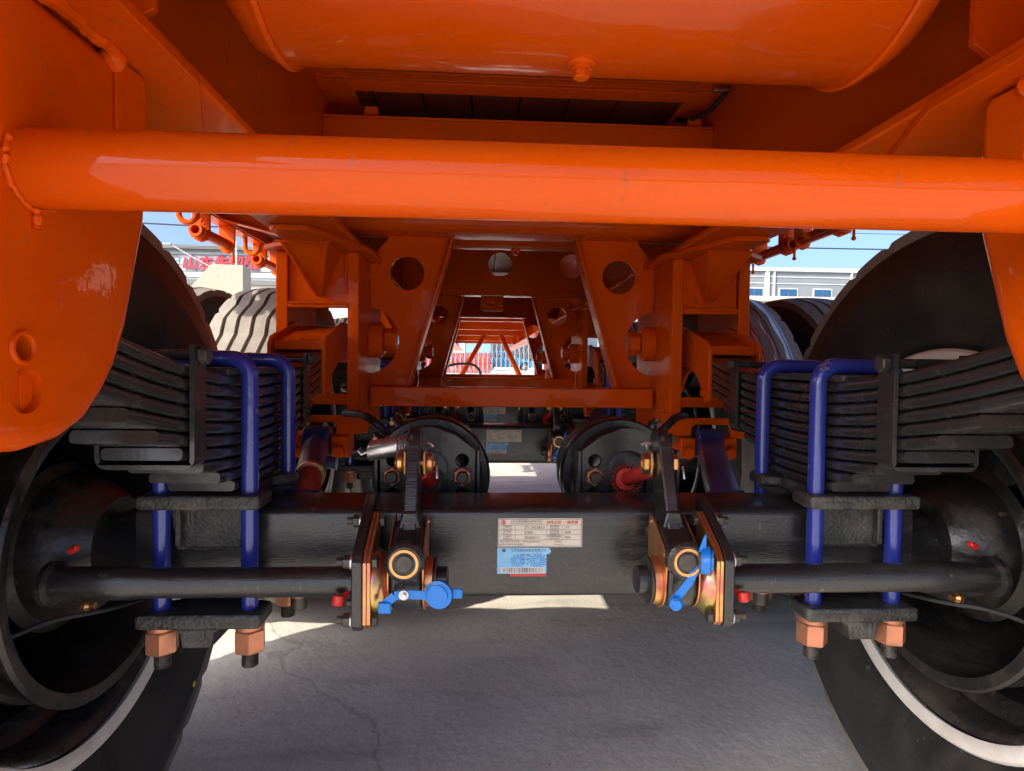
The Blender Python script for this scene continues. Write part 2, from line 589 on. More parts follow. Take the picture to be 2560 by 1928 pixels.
for s in (-1, 1):
    b = MB()
    b.box(s * 0.452, s * 0.464, Y0, Y1, 1.1135, 1.445)
    b.box(s * 0.378, s * 0.53, Y0, Y1, 1.1, 1.114)
    b.box(s * 0.385, s * 0.535, Y0, Y1, 1.445, 1.457)
    o = obj('main_beam', b, ORANGE, ch, bevel=0.003)
    # vertical web stiffeners, one every 0.65 m on the inner side
    for y in (0.12, 0.60, 4.9, 6.2, 7.5, 8.8):
        st = MB().plate([(s * 0.4515, 1.1145), (s * 0.40, 1.15), (s * 0.40, 1.41), (s * 0.4515, 1.4445)], 'y', y, y + 0.008)
        obj('web_stiffener', st, ORANGE, o, bevel=0.001)
    # doubler pads welded under the flange above the hangers
    pd = MB().plate([(s * 0.366, -0.09), (s * 0.366, 0.615), (s * 0.44, 0.80), (s * 0.52, 0.80), (s * 0.54, 0.7), (s * 0.54, -0.09)], 'z', 1.0885, 1.0995)
    obj('doubler_pad', pd, ORANGE, o, bevel=0.0015)
    for yc in (1.66, 2.97, 4.28):
        pd = MB().plate([(s * 0.352, yc - 0.17), (s * 0.44, yc - 0.4), (s * 0.508, yc - 0.4), (s * 0.518, yc - 0.39), (s * 0.518, yc - 0.26), (s * 0.60, yc - 0.18), (s * 0.60, yc + 0.18), (s * 0.518, yc + 0.26), (s * 0.518, yc + 0.39), (s * 0.508, yc + 0.4),
                         (s * 0.44, yc + 0.4), (s * 0.352, yc + 0.17)], 'z', 1.0885, 1.0995)
        obj('doubler_pad', pd, ORANGE, o, bevel=0.0015)

# rear hanger brackets: pressed boxes with a rolled rim
HP = [(0.602, 1.088), (0.601, 1.025), (0.598, 0.955), (0.566, 0.85), (0.548, 0.813), (0.53, 0.79), (0.508, 0.77), (0.48, 0.758), (0.445, 0.754),
      (0.412, 0.758), (0.386, 0.77), (0.368, 0.79), (0.352, 0.813), (0.335, 0.85), (0.303, 0.955), (0.30, 1.088)]
for s in (-1, 1):
    hx = 0.413 if s < 0 else 0.403
    ky = 1.035 if s < 0 else 1.0
    b = MB().ngon([(a * ky, c) for a, c in HP], 'x', s * hx, s * 0.585)
    hb = obj('spring_hanger', b, GLOSS, ch)
    bv = hb.modifiers.new('edge', 'BEVEL')
    bv.width = 0.02
    bv.segments = 5
    bv.limit_method = 'ANGLE'
    bv.angle_limit = radians(60)
    # the photograph's small through hole, then the plugged pin hole below it
    dg = bpy.context.evaluated_depsgraph_get()
    cut(hb, MB().cyl((s * (hx - 0.03), 0.429 * ky + 0.003, 0.829), (s * (hx + 0.165), 0.429 * ky + 0.003, 0.829), 0.0085, 28))
    cut(hb, MB().cyl((s * (hx - 0.005), 0.433 * ky + 0.003, 0.799), (s * (hx + 0.007), 0.433 * ky + 0.003, 0.799), 0.0165, 28))
    r = MB().lathe([(0, 0.0085), (0.0025, 0.0095), (0.0025, 0.0115), (0, 0.0125)], (s * (hx - 0.0005), 0.429 * ky + 0.003, 0.829), (-s, 0, 0), 28, close=True)
    obj('hole_collar', r, ORANGE, hb)
    r = MB().lathe([(0, 0.0155), (0.001, 0.015), (0.0022, 0.009), (0.0022, 0.002)], (s * (hx + 0.007), 0.433 * ky + 0.003, 0.799), (-s, 0, 0), 26)
    r.box(s * (hx + 0.0055), s * (hx + 0.004), 0.4335 * ky + 0.002, 0.4335 * ky + 0.004, 0.786, 0.812)
    obj('pin_plug', r, ORANGE, hb, bevel=0.0005)
    # rim flange folded along the far edge above the tube
    fl = MB().plate([(0.538 * ky, 0.985), (0.582 * ky, 0.985), (0.583 * ky, 1.078), (0.578 * ky, 1.084), (0.538 * ky, 1.084)], 'x', s * (hx - 0.0035), s * hx)
    obj('edge_strip', fl, GLOSS, hb, bevel=0.0025)
    wd = MB().bead((s * (hx - 0.002), 0.36, 1.087), (s * (hx - 0.002), 0.536 * ky, 1.087), 0.0065)
    wd.lathe([(0, 0.004), (0.003, 0.009), (0.009, 0.011), (0.015, 0.008), (0.018, 0.003)], (s * (hx - 0.001), 0.53 * ky, 1.083), (0, 1, -0.2), 12)
    obj('weld_bead', wd, ORANGE, hb)

# cross tube between the two hangers, through collared holes
b = MB().cyl((-0.50, 0.46, 0.957), (0.50, 0.46, 0.957), 0.0278, 64)
tube = obj('cross_tube', b, GLOSS, ch)
for s in (-1, 1):
    hx = 0.413 if s < 0 else 0.403
    wb = MB()
    pts = []
    for i in range(46):
        a = radians(150) + i / 45 * radians(235)
        pts.append((s * (hx - 0.002 + random.uniform(-.0012, .0012)), 0.46 + 0.0292 * cos(a), 0.957 + 0.0292 * sin(a)))
    wb.path(pts, 0.0022, 7, 0.3)
    wb.path([(s * (hx - 0.0025), 0.459, 0.929), (s * (hx - 0.003), 0.460, 0.922), (s * (hx - 0.0015), 0.460, 0.914)], 0.0028, 8, 0.3, smooth=2)
    obj('weld_bead', wb, ORANGE, tube)

# transverse crossmembers between the webs
def crossmember(y, z0, z1, d=0.06, name='crossmember', x=0.4515):
    b = MB()
    b.box(-x, x, y, y + 0.008, z0 + 0.0065, z1 - 0.0065)
    b.box(-x, x, y, y + d, z0, z0 + 0.006)
    b.box(-x, x, y, y + d, z1 - 0.006, z1)
    return obj(name, b, ORANGE, ch, bevel=0.0015)


crossmember(1.43, 1.325, 1.388, 0.07)
crossmember(1.36, 1.432, 1.4575, 0.05)
crossmember(0.1, 1.2, 1.40)
for y in (5.2, 6.4, 7.6, 9.2, 10.3):
    crossmember(y, 1.2, 1.44)
# small closing brackets seen in the slot
for x in (-0.345, 0.41):
    obj('slot_bracket', MB().plate([(x - 0.018, 1.39), (x + 0.018, 1.39), (x + 0.014, 1.412), (x - 0.014, 1.412)], 'y', 1.44, 1.448), ORANGE, ch, bevel=0.001)

# bulkhead frames: two tapering gusset plates with lightening holes, folded inner edges, sill beam
def bulkhead(yc, tw, bw, front):
    zt, zb = 1.161, 0.728
    for s in (-1, 1):
        big = circ(-0.397, 0.886, 0.09, 17, radians(-80), radians(80), closed=False)
        outl = [(tw, zt + 0.03), (0.335, zt + 0.03), (0.337, zt - 0.004), (0.368, 1.117), (0.3795, 1.117)]
        outl += [(0.3795 if abs(t) > 76 else 0.397 - 0.09 * cos(radians(t)), 0.886 + 0.09 * sin(radians(t))) for t in range(78, -79, -12)]
        outl += [(0.3795, zb - 0.01), (bw, zb - 0.01)]
        hole = circ(0.286, 1.066, 0.0455, 36)
        P = [(s * x, z) for x, z in outl]
        b = MB().plate(P, 'y', yc, yc + 0.01, [[(s * x, z) for x, z in hole]])
        pl = obj('gusset_plate', b, ORANGE, ch, bevel=0.0012)
        # folded edge along the slanted side of the opening
        d = Vector((bw - tw, 0, zb - zt)).normalized()
        nx = Vector((-d.z, 0, d.x)) * 0.008
        e = MB()
        a0, a1 = Vector((tw, 0, zt)), Vector((bw, 0, zb + 0.036))
        Q = [(a0.x, a0.z), (a1.x, a1.z), (a1.x - abs(nx.x), a1.z), (a0.x - abs(nx.x), a0.z)]
        e.plate([(s * x, z) for x, z in Q], 'y', yc - 0.028, yc + 0.035)
        obj('folded_edge', e, ORANGE, pl, bevel=0.002)
        obj('weld_bead', MB().bead((s * (bw + 0.004), yc - 0.002, 0.766), (s * 0.374, yc - 0.002, 0.766), 0.0028), ORANGE, pl)
        obj('weld_bead', MB().bead((s * 0.3805, yc - 0.002, 0.99), (s * 0.3805, yc - 0.002, 1.11), 0.0028), ORANGE, pl)
    b = MB()
    b.box(-0.374, 0.374, yc - 0.045, yc - 0.037, 0.713, 0.764)
    b.box(-0.374, 0.374, yc - 0.037, yc + 0.03, 0.757, 0.764)
    b.box(-0.374, 0.374, yc - 0.037, yc + 0.03, 0.713, 0.72)
    obj('sill_beam', b, ORANGE, ch, bevel=0.004, seg=3)
    if front:
        # pressed box beam with rounded lower edges
        pr = []
        y0, y1, z0, z1, r = yc - 0.09, yc + 0.05, 1.163, 1.335, 0.028
        for cx, cz, a0 in ((y1 - r, z0 + r, -90), (y1 - 0.01, z1 - 0.01, 0), (y0 + 0.01, z1 - 0.01, 90), (y0 + r, z0 + r, 180)):
            rr = r if cz < 1.25 else 0.01
            for k in range(5):
                a = radians(a0 + 22.5 * k)
                pr.append((cx + rr * cos(a), cz + rr * sin(a)))
        obj('head_beam', MB().ngon(pr, 'x', -0.4515, 0.4515), ORANGE, ch)
    else:
        hs = [circ(x, 1.30, 0.056, 32) for x in (-0.335, 0.005, 0.345)]
        pl = obj('head_plate', MB().plate([(-0.4515, 1.161), (0.4515, 1.161), (0.4515, 1.44), (-0.4515, 1.44)], 'y', yc - 0.06, yc - 0.052, hs), ORANGE, ch, bevel=0.001)
        obj('head_flange', MB().box(-0.4515, 0.4515, yc - 0.051, yc + 0.02, 1.155, 1.162), ORANGE, pl, bevel=0.001)
        if yc < 3:
            t = MB().plate([(-0.085, 1.1545), (0.024, 1.1545), (0.024, 1.092), (0.014, 1.082), (-0.075, 1.082), (-0.085, 1.092)], 'y', yc - 0.05, yc - 0.044,
                           [circ(-0.03, 1.115, 0.011, 20), circ(-0.068, 1.1, 0.005, 12), circ(0.008, 1.1, 0.005, 12)])
            obj('hanging_tab', t, ORANGE, pl, bevel=0.0008)


bulkhead(1.66, 0.168, 0.284, True)
bulkhead(2.97, 0.168, 0.275, False)
bulkhead(4.28, 0.217, 0.326, False)

# middle hangers: posts, box front with V gusset, lower bracket with lugs
def mid_hanger(yc, s):
    yf, yb = yc - 0.16, yc + 0.16
    b = MB()
    b.box(s * 0.3815, s * 0.3915, yf + 0.0005, yb, 0.655, 1.088)
    b.box(s * 0.3815, s * 0.408, yf - 0.01, yf, 0.653, 1.088)
    b.box(s * 0.566, s * 0.576, yf + 0.0005, yb, 0.88, 1.088)
    b.box(s * 0.549, s * 0.576, yf - 0.01, yf, 0.878, 1.088)
    h = obj('spring_hanger', b, ORANGE, ch, bevel=0.002)
    f = MB().box(s * 0.4085, s * 0.5485, yf + 0.004, yf + 0.012, 0.962, 1.088)
    f.box(s * 0.4085, s * 0.5485, yf - 0.012, yf + 0.003, 0.955, 0.965)
    obj('box_front', f, ORANGE, h, bevel=0.002)
    for xt, xb in ((0.425, 0.466), (0.53, 0.484)):
        sg = 1 if xt < 0.47 else -1
        v = [(s * xt, yf - 0.13, 1.0875), (s * (xt + sg * 0.008), yf - 0.13, 1.0875), (s * xt, yf + 0.003, 1.0875), (s * (xt + sg * 0.008), yf + 0.003, 1.0875),
             (s * xb, yf - 0.012, 0.985), (s * (xb + sg * 0.008), yf - 0.012, 0.985), (s * xb, yf + 0.003, 0.983), (s * (xb + sg * 0.008), yf + 0.003, 0.983)]
        rb = MB().add(v, [(0, 1, 3, 2), (4, 6, 7, 5), (0, 2, 6, 4), (1, 5, 7, 3), (0, 4, 5, 1), (2, 3, 7, 6)])
        obj('gusset_rib', rb, ORANGE, h, bevel=0.0015)
    vf = MB()
    vf.add([(s * 0.433, yf - 0.125, 1.0875), (s * 0.522, yf - 0.125, 1.0875), (s * 0.484, yf - 0.006, 0.988), (s * 0.474, yf - 0.006, 0.988),
            (s * 0.433, yf - 0.117, 1.0875), (s * 0.522, yf - 0.117, 1.0875), (s * 0.484, yf + 0.002, 0.988), (s * 0.474, yf + 0.002, 0.988)],
           [(0, 1, 2, 3), (4, 7, 6, 5), (0, 3, 7, 4), (1, 5, 6, 2), (0, 4, 5, 1), (3, 2, 6, 7)])
    obj('gusset_face', vf, ORANGE, h)
    lb = MB()
    lb.plate([(s * 0.3565, 0.658), (s * 0.3565, 0.712), (s * 0.378, 0.712), (s * 0.378, 0.6985), (s * 0.565, 0.6985), (s * 0.565, 0.648), (s * 0.532, 0.65), (s * 0.53, 0.66), (s * 0.525, 0.682),
              (s * 0.44, 0.682), (s * 0.433, 0.678), (s * 0.43, 0.655), (s * 0.372, 0.655)], 'y', yf - 0.022, yf - 0.0105)
    lb.box(s * 0.409, s * 0.5655, yf + 0.02, yf + 0.03, 0.722, 0.748)
    obj('lower_bracket', lb, ORANGE, h, bevel=0.002)
    for x in (0.424, 0.528):
        lg = MB().ngon([(yf - 0.02, 0.649), (yf + 0.06, 0.654), (yf + 0.06, 0.612), (yf + 0.02, 0.592), (yf - 0.02, 0.6)], 'x', s * (x - 0.02), s * (x + 0.02))
        l = obj('rod_lug', lg, ORANGE, h, bevel=0.004)
        obj('lug_bolt', MB().hexn((s * x, yf - 0.0205, 0.612), (s * x, yf - 0.034, 0.612), 0.0155), ORANGE, l)
    pv = MB().lathe([(0, 0.047), (0.03, 0.047), (0.03, 0.04), (0.036, 0.04)], (s * 0.381, yc, 0.886), (-s, 0, 0), 32)
    p = obj('pivot_boss', pv, ORANGE, h, bevel=0.002)
    obj('pivot_nut', MB().hexn((s * 0.344, yc, 0.886), (s * 0.312, yc, 0.886), 0.033), ORANGE, p)
    wd = MB().bead((s * 0.41, yf - 0.012, 0.99), (s * 0.41, yf - 0.012, 1.08), 0.0025)
    obj('weld_bead', wd, ORANGE, h)
    obj('weld_bead', MB().bead((s * 0.41, yf - 0.014, 0.966), (s * 0.546, yf - 0.014, 0.966), 0.003), ORANGE, h)
    obj('weld_bead', MB().bead((s * 0.42, yf - 0.13, 1.087), (s * 0.54, yf - 0.13, 1.087), 0.003), ORANGE, h)
    return h


for yc in (1.66, 2.97, 4.28):
    for s in (-1, 1):
        mid_hanger(yc, s)

# outriggers and side rails
for s in (-1, 1):
    rl = MB()
    rl.box(s * 1.17, s * 1.18, Y0, Y1, 1.425, 1.545)
    rl.box(s * 1.1805, s * 1.24, Y0, Y1, 1.42, 1.43)
    rl.box(s * 1.1805, s * 1.24, Y0, Y1, 1.54, 1.55)
    rail = obj('side_rail', rl, ORANGE, ch, bevel=0.002)
    for k in range(18):
        y = 0.17 + 0.62 * k
        og = MB().plate([(s * 0.466, 1.25), (s * 0.466, 1.455), (s * 1.168, 1.455), (s * 1.168, 1.425)], 'y', y, y + 0.008)
        og.plate([(s * 0.466, 1.249), (s * 0.466, 1.242), (s * 1.168, 1.418), (s * 1.168, 1.4245)], 'y', y - 0.02, y + 0.04)
        obj('outrigger', og, ORANGE, ch, bevel=0.001)

# deck boards lying across the beams lengthwise
nb = 20
for i in range(nb):
    x0 = -1.165 + i * 2.33 / nb
    o = obj('deck_board', MB().box(x0 + 0.002, x0 + 2.33 / nb - 0.002, Y0, Y1, 1.4575 + random.uniform(0, 0.003), 1.485), DECKM, ch, bevel=0.0015)

obj('deck_gap_blocker', MB().box(-1.165, 1.165, Y0, Y1, 1.4905, 1.496), DECKM, ch)  # unseen sheet added to stop sky light coming through the board gaps

# lashing winches and rope hooks under the side rails
def winch(y, s, L=0.33):
    cheek = [(s * 1.165, 1.42), (s * 1.235, 1.42), (s * 1.235, 1.335), (s * 1.222, 1.308), (s * 1.2, 1.3), (s * 1.178, 1.308), (s * 1.165, 1.335)]
    wobj = obj('lashing_winch', MB().ngon(cheek, 'y', y + 0.03, y + 0.042), ORANGE, ch, bevel=0.002)
    obj('winch_cheek', MB().ngon(cheek, 'y', y + L - 0.05, y + L - 0.038), ORANGE, wobj, bevel=0.002)
    r = MB().lathe([(0, 0.017), (0, 0.026), (0.05, 0.026), (0.05, 0.022), (L, 0.022), (L, 0.01), (0.0 + 0.06, 0.01), (0.06, 0.017)], (s * 1.2, y - 0.02, 1.34), (0, 1, 0), 28, close=True)
    obj('roller', r, ORANGE, wobj)
    n = 18
    tooth = []
    for i in range(n):
        a = 2 * pi * i / n
        tooth += [(s * 1.2 + 0.031 * cos(a), 1.34 + 0.031 * sin(a)), (s * 1.2 + 0.037 * cos(a + 0.12), 1.34 + 0.037 * sin(a + 0.12))]
    obj('ratchet_wheel', MB().plate(tooth, 'y', y, y + 0.012, [circ(s * 1.2, 1.34, 0.0265, 24)]), ORANGE, wobj)
    obj('pawl', MB().path([(s * 1.2, y + 0.006, 1.385), (s * 1.19, y + 0.006, 1.395), (s * 1.18, y + 0.006, 1.385), (s * 1.19, y + 0.006, 1.375), (s * 1.2, y + 0.006, 1.368)], 0.004, 8, smooth=1), ORANGE, wobj)
    hd = MB().cyl((s * 1.2, y + L + 0.02, 1.32), (s * 1.2, y + L + 0.02, 1.285), 0.005, 10)
    hd.lathe([(0, 0.003), (0.004, 0.008), (0.012, 0.008), (0.016, 0.003)], (s * 1.2, y + L + 0.02, 1.27), (0, 0, 1), 10)
    obj('grease_stub', hd, ORANGE, wobj)


def rope_hook(y, s):
    x0, r = 1.205, 0.033
    pts = [(s * x0, y, 1.425), (s * x0, y, 1.372)]
    for a in range(15, 196, 15):
        t = radians(a)
        pts.append((s * (x0 - r + r * cos(t)), y, 1.372 - r * sin(t)))
    pts.append((s * (x0 - 2 * r - 0.008), y, 1.395))
    obj('rope_hook', MB().path(pts, 0.0105, 12), ORANGE, ch)


for y in (1.70, 2.49, 3.15, 3.9):
    winch(y, -1)
for y in (1.72, 2.12, 2.50, 3.2, 4.0):
    winch(y, 1)
for y in (2.35, 3.0, 3.6):
    rope_hook(y, -1)
for y in (2.32, 3.0):
    rope_hook(y, 1)

# unseen flaps added behind the last wheels to keep sun off the near ground
for s in (-1, 1):
    o = obj('sun_block_flap', MB().box(s * 0.74, s * 1.31, 0.25, 0.26, 0.42, 1.415), FLAP, ch, bevel=0.002)

# landing leg braces at the far end, seen through the frames
for x0, x1 in ((-0.02, -0.30), (0.19, 0.40)):
    obj('landing_leg_brace', MB().cyl((x0, 7.7, 1.2), (x1, 7.0, 0.68), 0.03, 16), ORANGE, ch)
lg = MB().box(0.50, 0.58, 6.4, 6.48, 0.45, 1.1)
obj('landing_leg', lg, BLACKP, ch, bevel=0.004)
hz = MB().path([(-0.42, 5.6, 0.80), (-0.3, 5.6, 0.84), (-0.14, 5.6, 0.84), (-0.08, 5.6, 0.79), (-0.06, 5.6, 0.70)], 0.012, 10, smooth=2)
obj('air_hose', hz, HOSE, ch)

# cable tie and bracket in the upper slot
hz = MB().path([(0.44, 1.33, 1.425), (0.42, 1.38, 1.40), (0.40, 1.45, 1.41), (0.385, 1.5, 1.43)], 0.006, 8, smooth=2)
obj('cable', hz, HOSE, ch)
obj('cable_clip', MB().box(0.41, 0.447, 1.325, 1.335, 1.424, 1.431), SILVER, ch, bevel=0.001)


# ------------------------------------------------------------------ air tanks
def air_tank(x0, x1, y, z, r, label, plugx):
    t = thing('air_tank', ((x0 + x1) / 2, y, z - r), label, 'air tank', 'air reservoirs slung between the main beams')
    prof = [(0.0, r), (0, r)]
    L = x1 - x0
    dome = [(-0.055, 0.004), (-0.052, r * 0.4), (-0.04, r * 0.75), (-0.024, r * 0.93), (-0.008, r * 0.99)]
    prof = dome + [(0.0, r), (L, r)] + [(L - a, q) for a, q in reversed(dome)]
    b = MB().lathe(prof, (x0, y, z), (1, 0, 0), 96)
    bd = obj('shell', b, GLOSS, t)
    for x in (x0, x1 - 0.008):
        obj('end_seam', MB().lathe([(0, r - 0.002), (0, r + 0.004), (0.003, r + 0.0055), (0.008, r + 0.004), (0.008, r - 0.002)], (x, y, z), (1, 0, 0), 96, close=True), ORANGE, t)
    pl = MB().lathe([(0, 0.015), (0.005, 0.015), (0.007, 0.011), (0.012, 0.011)], (plugx, y, z - r + 0.003), (0, 0, -1), 24)
    p = obj('drain_boss', pl, ORANGE, t)
    obj('drain_plug', MB().hexn((plugx, y, z - r - 0.009), (plugx, y, z - r - 0.017), 0.009), ORANGE, p)
    for sx in (x0 + 0.16, x1 - 0.16):
        st = MB().lathe([(0, r + 0.0005), (0, r + 0.004), (0.035, r + 0.004), (0.035, r + 0.0005)], (sx, y, z), (1, 0, 0), 64, close=True)
    return t


air_tank(-0.312, 0.325, 0.66, 1.295, 0.15, 'large orange air tank with drain plug nearest the camera at top centre', 0.012)
air_tank(-0.33, 0.33, 1.98, 1.335, 0.14, 'smaller looking orange air tank behind the first bulkhead frame, drain plug below', 0.022)


# ------------------------------------------------------------------ axles
AXZ, AXY = 0.530, 1.0
PITCHY = 1.31
SPX = 0.488
POS = ['nearest', 'middle', 'farthest']


def rrect(w, h, r, n=4):
    pr = []
    for cx, cz, a0 in ((w - r, h - r, 0), (-w + r, h - r, 90), (-w + r, -h + r, 180), (w - r, -h + r, 270)):
        for k in range(n + 1):
            a = radians(a0 + 90 * k / n)
            pr.append((cx + r * cos(a), cz + r * sin(a)))
    return pr


def build_axle():
    t = thing('axle', (0, AXY, 0), 'x', 'axle', 'black trailer axles one behind the other')
    sec = [(AXY + a, AXZ + b) for a, b in rrect(0.066, 0.0695, 0.012, 5)]
    sec = [(a, b + 0.0025) for a, b in sec]
    obj('beam', MB().ngon(sec, 'x', -0.60, 0.60), BLACKP, t)
    for s in (-1, 1):
        sp = MB().lathe([(0, 0.062), (0.04, 0.058), (0.06, 0.05), (0.16, 0.045)], (s * 0.5995, AXY, AXZ), (s, 0, 0), 28)
        obj('spindle', sp, BLACKP, t)
        # spring seat casting
        st = MB().plate([(s * 0.402, 0.88), (s * 0.574, 0.88), (s * 0.574, 0.938), (s * 0.536, 0.95), (s * 0.536, 1.05), (s * 0.574, 1.062), (s * 0.574, 1.115), (s * 0.412, 1.115), (s * 0.412, 1.062), (s * 0.44, 1.05), (s * 0.44, 0.95), (s * 0.402, 0.938)], 'z', 0.612, 0.632)
        o = obj('spring_seat', st, CAST, t, bevel=0.006, seg=3)
        for y0, y1 in ((0.916, 0.9335), (1.0665, 1.084)):
            sk = MB().ngon([(s * 0.408, 0.611), (s * 0.432, 0.598), (s * 0.442, 0.548), (s * 0.533, 0.548), (s * 0.542, 0.598), (s * 0.566, 0.611)], 'y', y0, y1)
            obj('seat_skirt', sk, CAST, o, bevel=0.003)
            obj('seat_rib', MB().box(s * 0.521, s * 0.529, (0.902 if y0 < 1 else y1 + 0.0005), (y0 - 0.0005 if y0 < 1 else 1.098), 0.553, 0.6115), CAST, o, bevel=0.002)
        wd = MB().bead((s * 0.44, 0.928, 0.547), (s * 0.535, 0.928, 0.547), 0.0045)
        obj('weld_bead', wd, CAST, o)
        # bottom clamp plate with a rib
        pl = MB().plate([(s * 0.401, 0.88), (s * 0.576, 0.88), (s * 0.576, 0.938), (s * 0.536, 0.95), (s * 0.536, 1.05), (s * 0.576, 1.062), (s * 0.576, 1.12), (s * 0.401, 1.12), (s * 0.401, 1.062), (s * 0.44, 1.05), (s * 0.44, 0.95), (s * 0.401, 0.938)], 'z', 0.4415, 0.4622)
        c = obj('clamp_plate', pl, CAST, t, bevel=0.006, seg=3)
        obj('clamp_rib', MB().ngon([(s * 0.458, 0.441), (s * 0.468, 0.434), (s * 0.47, 0.413), (s * 0.512, 0.413), (s * 0.514, 0.434), (s * 0.524, 0.441)], 'y', 0.884, 1.11), CAST, c, bevel=0.003)
        # shock stud under the beam
        sb = MB().cyl((s * 0.372, 0.97, 0.463), (s * 0.372, 0.97, 0.437), 0.0125, 16)
        sb2 = obj('stub_bolt', sb, DARKST, t)
        obj('stub_cap', MB().cyl((s * 0.372, 0.97, 0.4635), (s * 0.372, 0.97, 0.457), 0.0145, 16), COPPER, sb2)
        # camshaft
        cs = MB().lathe([(0, 0.0205), (0.32, 0.0205), (0.325, 0.0225), (0.43, 0.0225), (0.433, 0.03), (0.44, 0.03)], (s * 0.235, 0.86, 0.517), (s, 0, 0), 32)
        csh = obj('camshaft', cs, BLACKP, t)
        rc = MB().path([(s * 0.268, 0.846, 0.508), (s * 0.272, 0.838, 0.507), (s * 0.276, 0.834, 0.503)], 0.004, 8)
        rc.lathe([(0, 0.004), (0.002, 0.0085), (0.012, 0.0085), (0.015, 0.005)], (s * 0.279, 0.832, 0.509), (0.1 * s, -0.25, -1), 14)
        obj('grease_cap', rc, CAPRED, csh)
        rc = MB().lathe([(0, 0.0035), (0.0015, 0.0058), (0.013, 0.005), (0.015, 0.003)], (s * 0.66, 0.88, 0.556), (-s, -0.3, 0.35), 14)
        obj('grease_cap', rc, CAPRED, csh)
        # camshaft bracket: black plate and two gold shims with four bolts
        br = [(0.934, 0.624), (0.905, 0.614), (0.826, 0.572), (0.813, 0.557), (0.813, 0.472), (0.824, 0.462), (0.905, 0.462), (0.934, 0.48)]
        bk = obj('cam_bracket', MB().ngon(br, 'x', s * 0.246, s * 0.26), BLACKP, t, bevel=0.002)
        sh = [(0.9, 0.606), (0.828, 0.569), (0.816, 0.556), (0.816, 0.473), (0.826, 0.464), (0.9, 0.464)]
        for k in range(2):
            x0 = 0.2455 - 0.0055 * k
            obj('shim_plate', MB().ngon(sh, 'x', s * x0, s * (x0 - 0.005)), ZINC, bk, bevel=0.0008)
        for (y, z) in ((0.828, 0.555), (0.828, 0.476), (0.893, 0.594), (0.893, 0.474)):
            bb = MB().hexn((s * 0.2605, y, z), (s * 0.273, y, z), 0.0095)
            bb.cyl((s * 0.273, y, z), (s * 0.281, y, z), 0.0055, 12)
            bo = obj('bracket_bolt', bb, DARKST, bk)
            obj('washer', MB().cyl((s * 0.26, y, z), (s * 0.2625, y, z), 0.0115, 18), SILVER, bo)
            obj('bolt_head', MB().hexn((s * 0.2345, y, z), (s * 0.2265, y, z), 0.0095), DARKST, bo)
        bu = MB().lathe([(0, 0.045), (0.004, 0.045), (0.012, 0.04), (0.02, 0.033), (0.024, 0.029), (0.028, 0.034), (0.033, 0.034)], (s * 0.2345, 0.86, 0.517), (-s, 0, 0), 36)
        obj('bush_housing', bu, ZINC2, bk)
        # backing plate with dust shield and hardware
        bp = MB().lathe([(0, 0.05), (0, 0.075), (0.03, 0.1), (0.08, 0.115), (0.09, 0.13), (0.093, 0.128), (0.084, 0.112), (0.034, 0.096), (0.006, 0.07), (0.006, 0.05)], (s * 0.66, AXY, AXZ), (s, 0, 0), 64, close=True)
        bpo = obj('dust_shield', bp, DRUM, t)
        obj('sensor_cable', MB().path([(s * 0.6, 0.95, 0.46), (s * 0.63, 0.9, 0.462), (s * 0.67, 0.86, 0.468), (s * 0.7, 0.8, 0.462), (s * 0.735, 0.775, 0.465)], 0.0035, 8, smooth=2), HOSE, bpo)
        obj('plug', MB().lathe([(0, 0.009), (0.006, 0.009), (0.01, 0.005), (0.016, 0.005)], (s * 0.655, 0.90, 0.47), (-s, 0, 0), 14), ZINC, bpo)
    # data plate with printing
    py = 0.9338
    dp = obj('data_plate', MB().box(-0.047, 0.0835, py - 0.0012, py, 0.5255, 0.5705), PLATEW, t, bevel=0.0004)
    px0, px1, pz0, pz1 = -0.0455, 0.082, 0.527, 0.569
    ln = MB()
    yy = py - 0.0016

    def hl(x0, x1, z, th=0.00035):
        ln.box(x0, x1, yy, yy + 0.0003, z - th / 2, z + th / 2)

    def vl(x, z0, z1, th=0.00035):
        ln.box(x - th / 2, x + th / 2, yy - 0.00005, yy + 0.00025, z0, z1)
    hl(px0, px1, pz0, 0.0006); hl(px0, px1, pz1, 0.0006)
    vl(px0, pz0, pz1, 0.0006); vl(px1, pz0, pz1, 0.0006)
    H = pz1 - pz0
    zs = [pz1 - H * q for q in (0.215, 0.395, 0.575, 0.765)]
    for z in zs:
        hl(px0, px1, z)
    xA, xB, xC, xD = px0 + 0.0255, px0 + 0.0735, px0 + 0.0975, px0 + 0.066
    for x in (xA, xB, xC):
        vl(x, zs[3], zs[0])
    vl(xD, zs[0], pz1)
    obj('plate_lines', ln, INK, dp, smooth=0)
    tx = MB()
    yt = py - 0.0017
    text_on_y(tx, '山东正阳机械股份有限公司', px0 + 0.041, pz1 - H * 0.075, yt, width=0.047)
    text_on_y(tx, 'SHANDONG ZHENGYANG MACHINERY CO., LTD', px0 + 0.041, pz1 - H * 0.165, yt, width=0.047)
    for i, (a, b) in enumerate((('产品型号', 'MODEL TYPE'), ('出厂编号', 'FACTORY NO.'), ('产品编号', 'TIME NO.'))):
        zc = (zs[i] + zs[i + 1]) / 2
        text_on_y(tx, a, px0 + 0.0128, zc + 0.0017, yt, width=0.013)
        text_on_y(tx, b, px0 + 0.0128, zc - 0.0022, yt, width=0.015)
    for i, a in enumerate(('ZY-2423B13', '见轴体', '20260111')):
        zc = (zs[i] + zs[i + 1]) / 2
        text_on_y(tx, a, xA + 0.0135, zc, yt, h=0.0043, left=True)
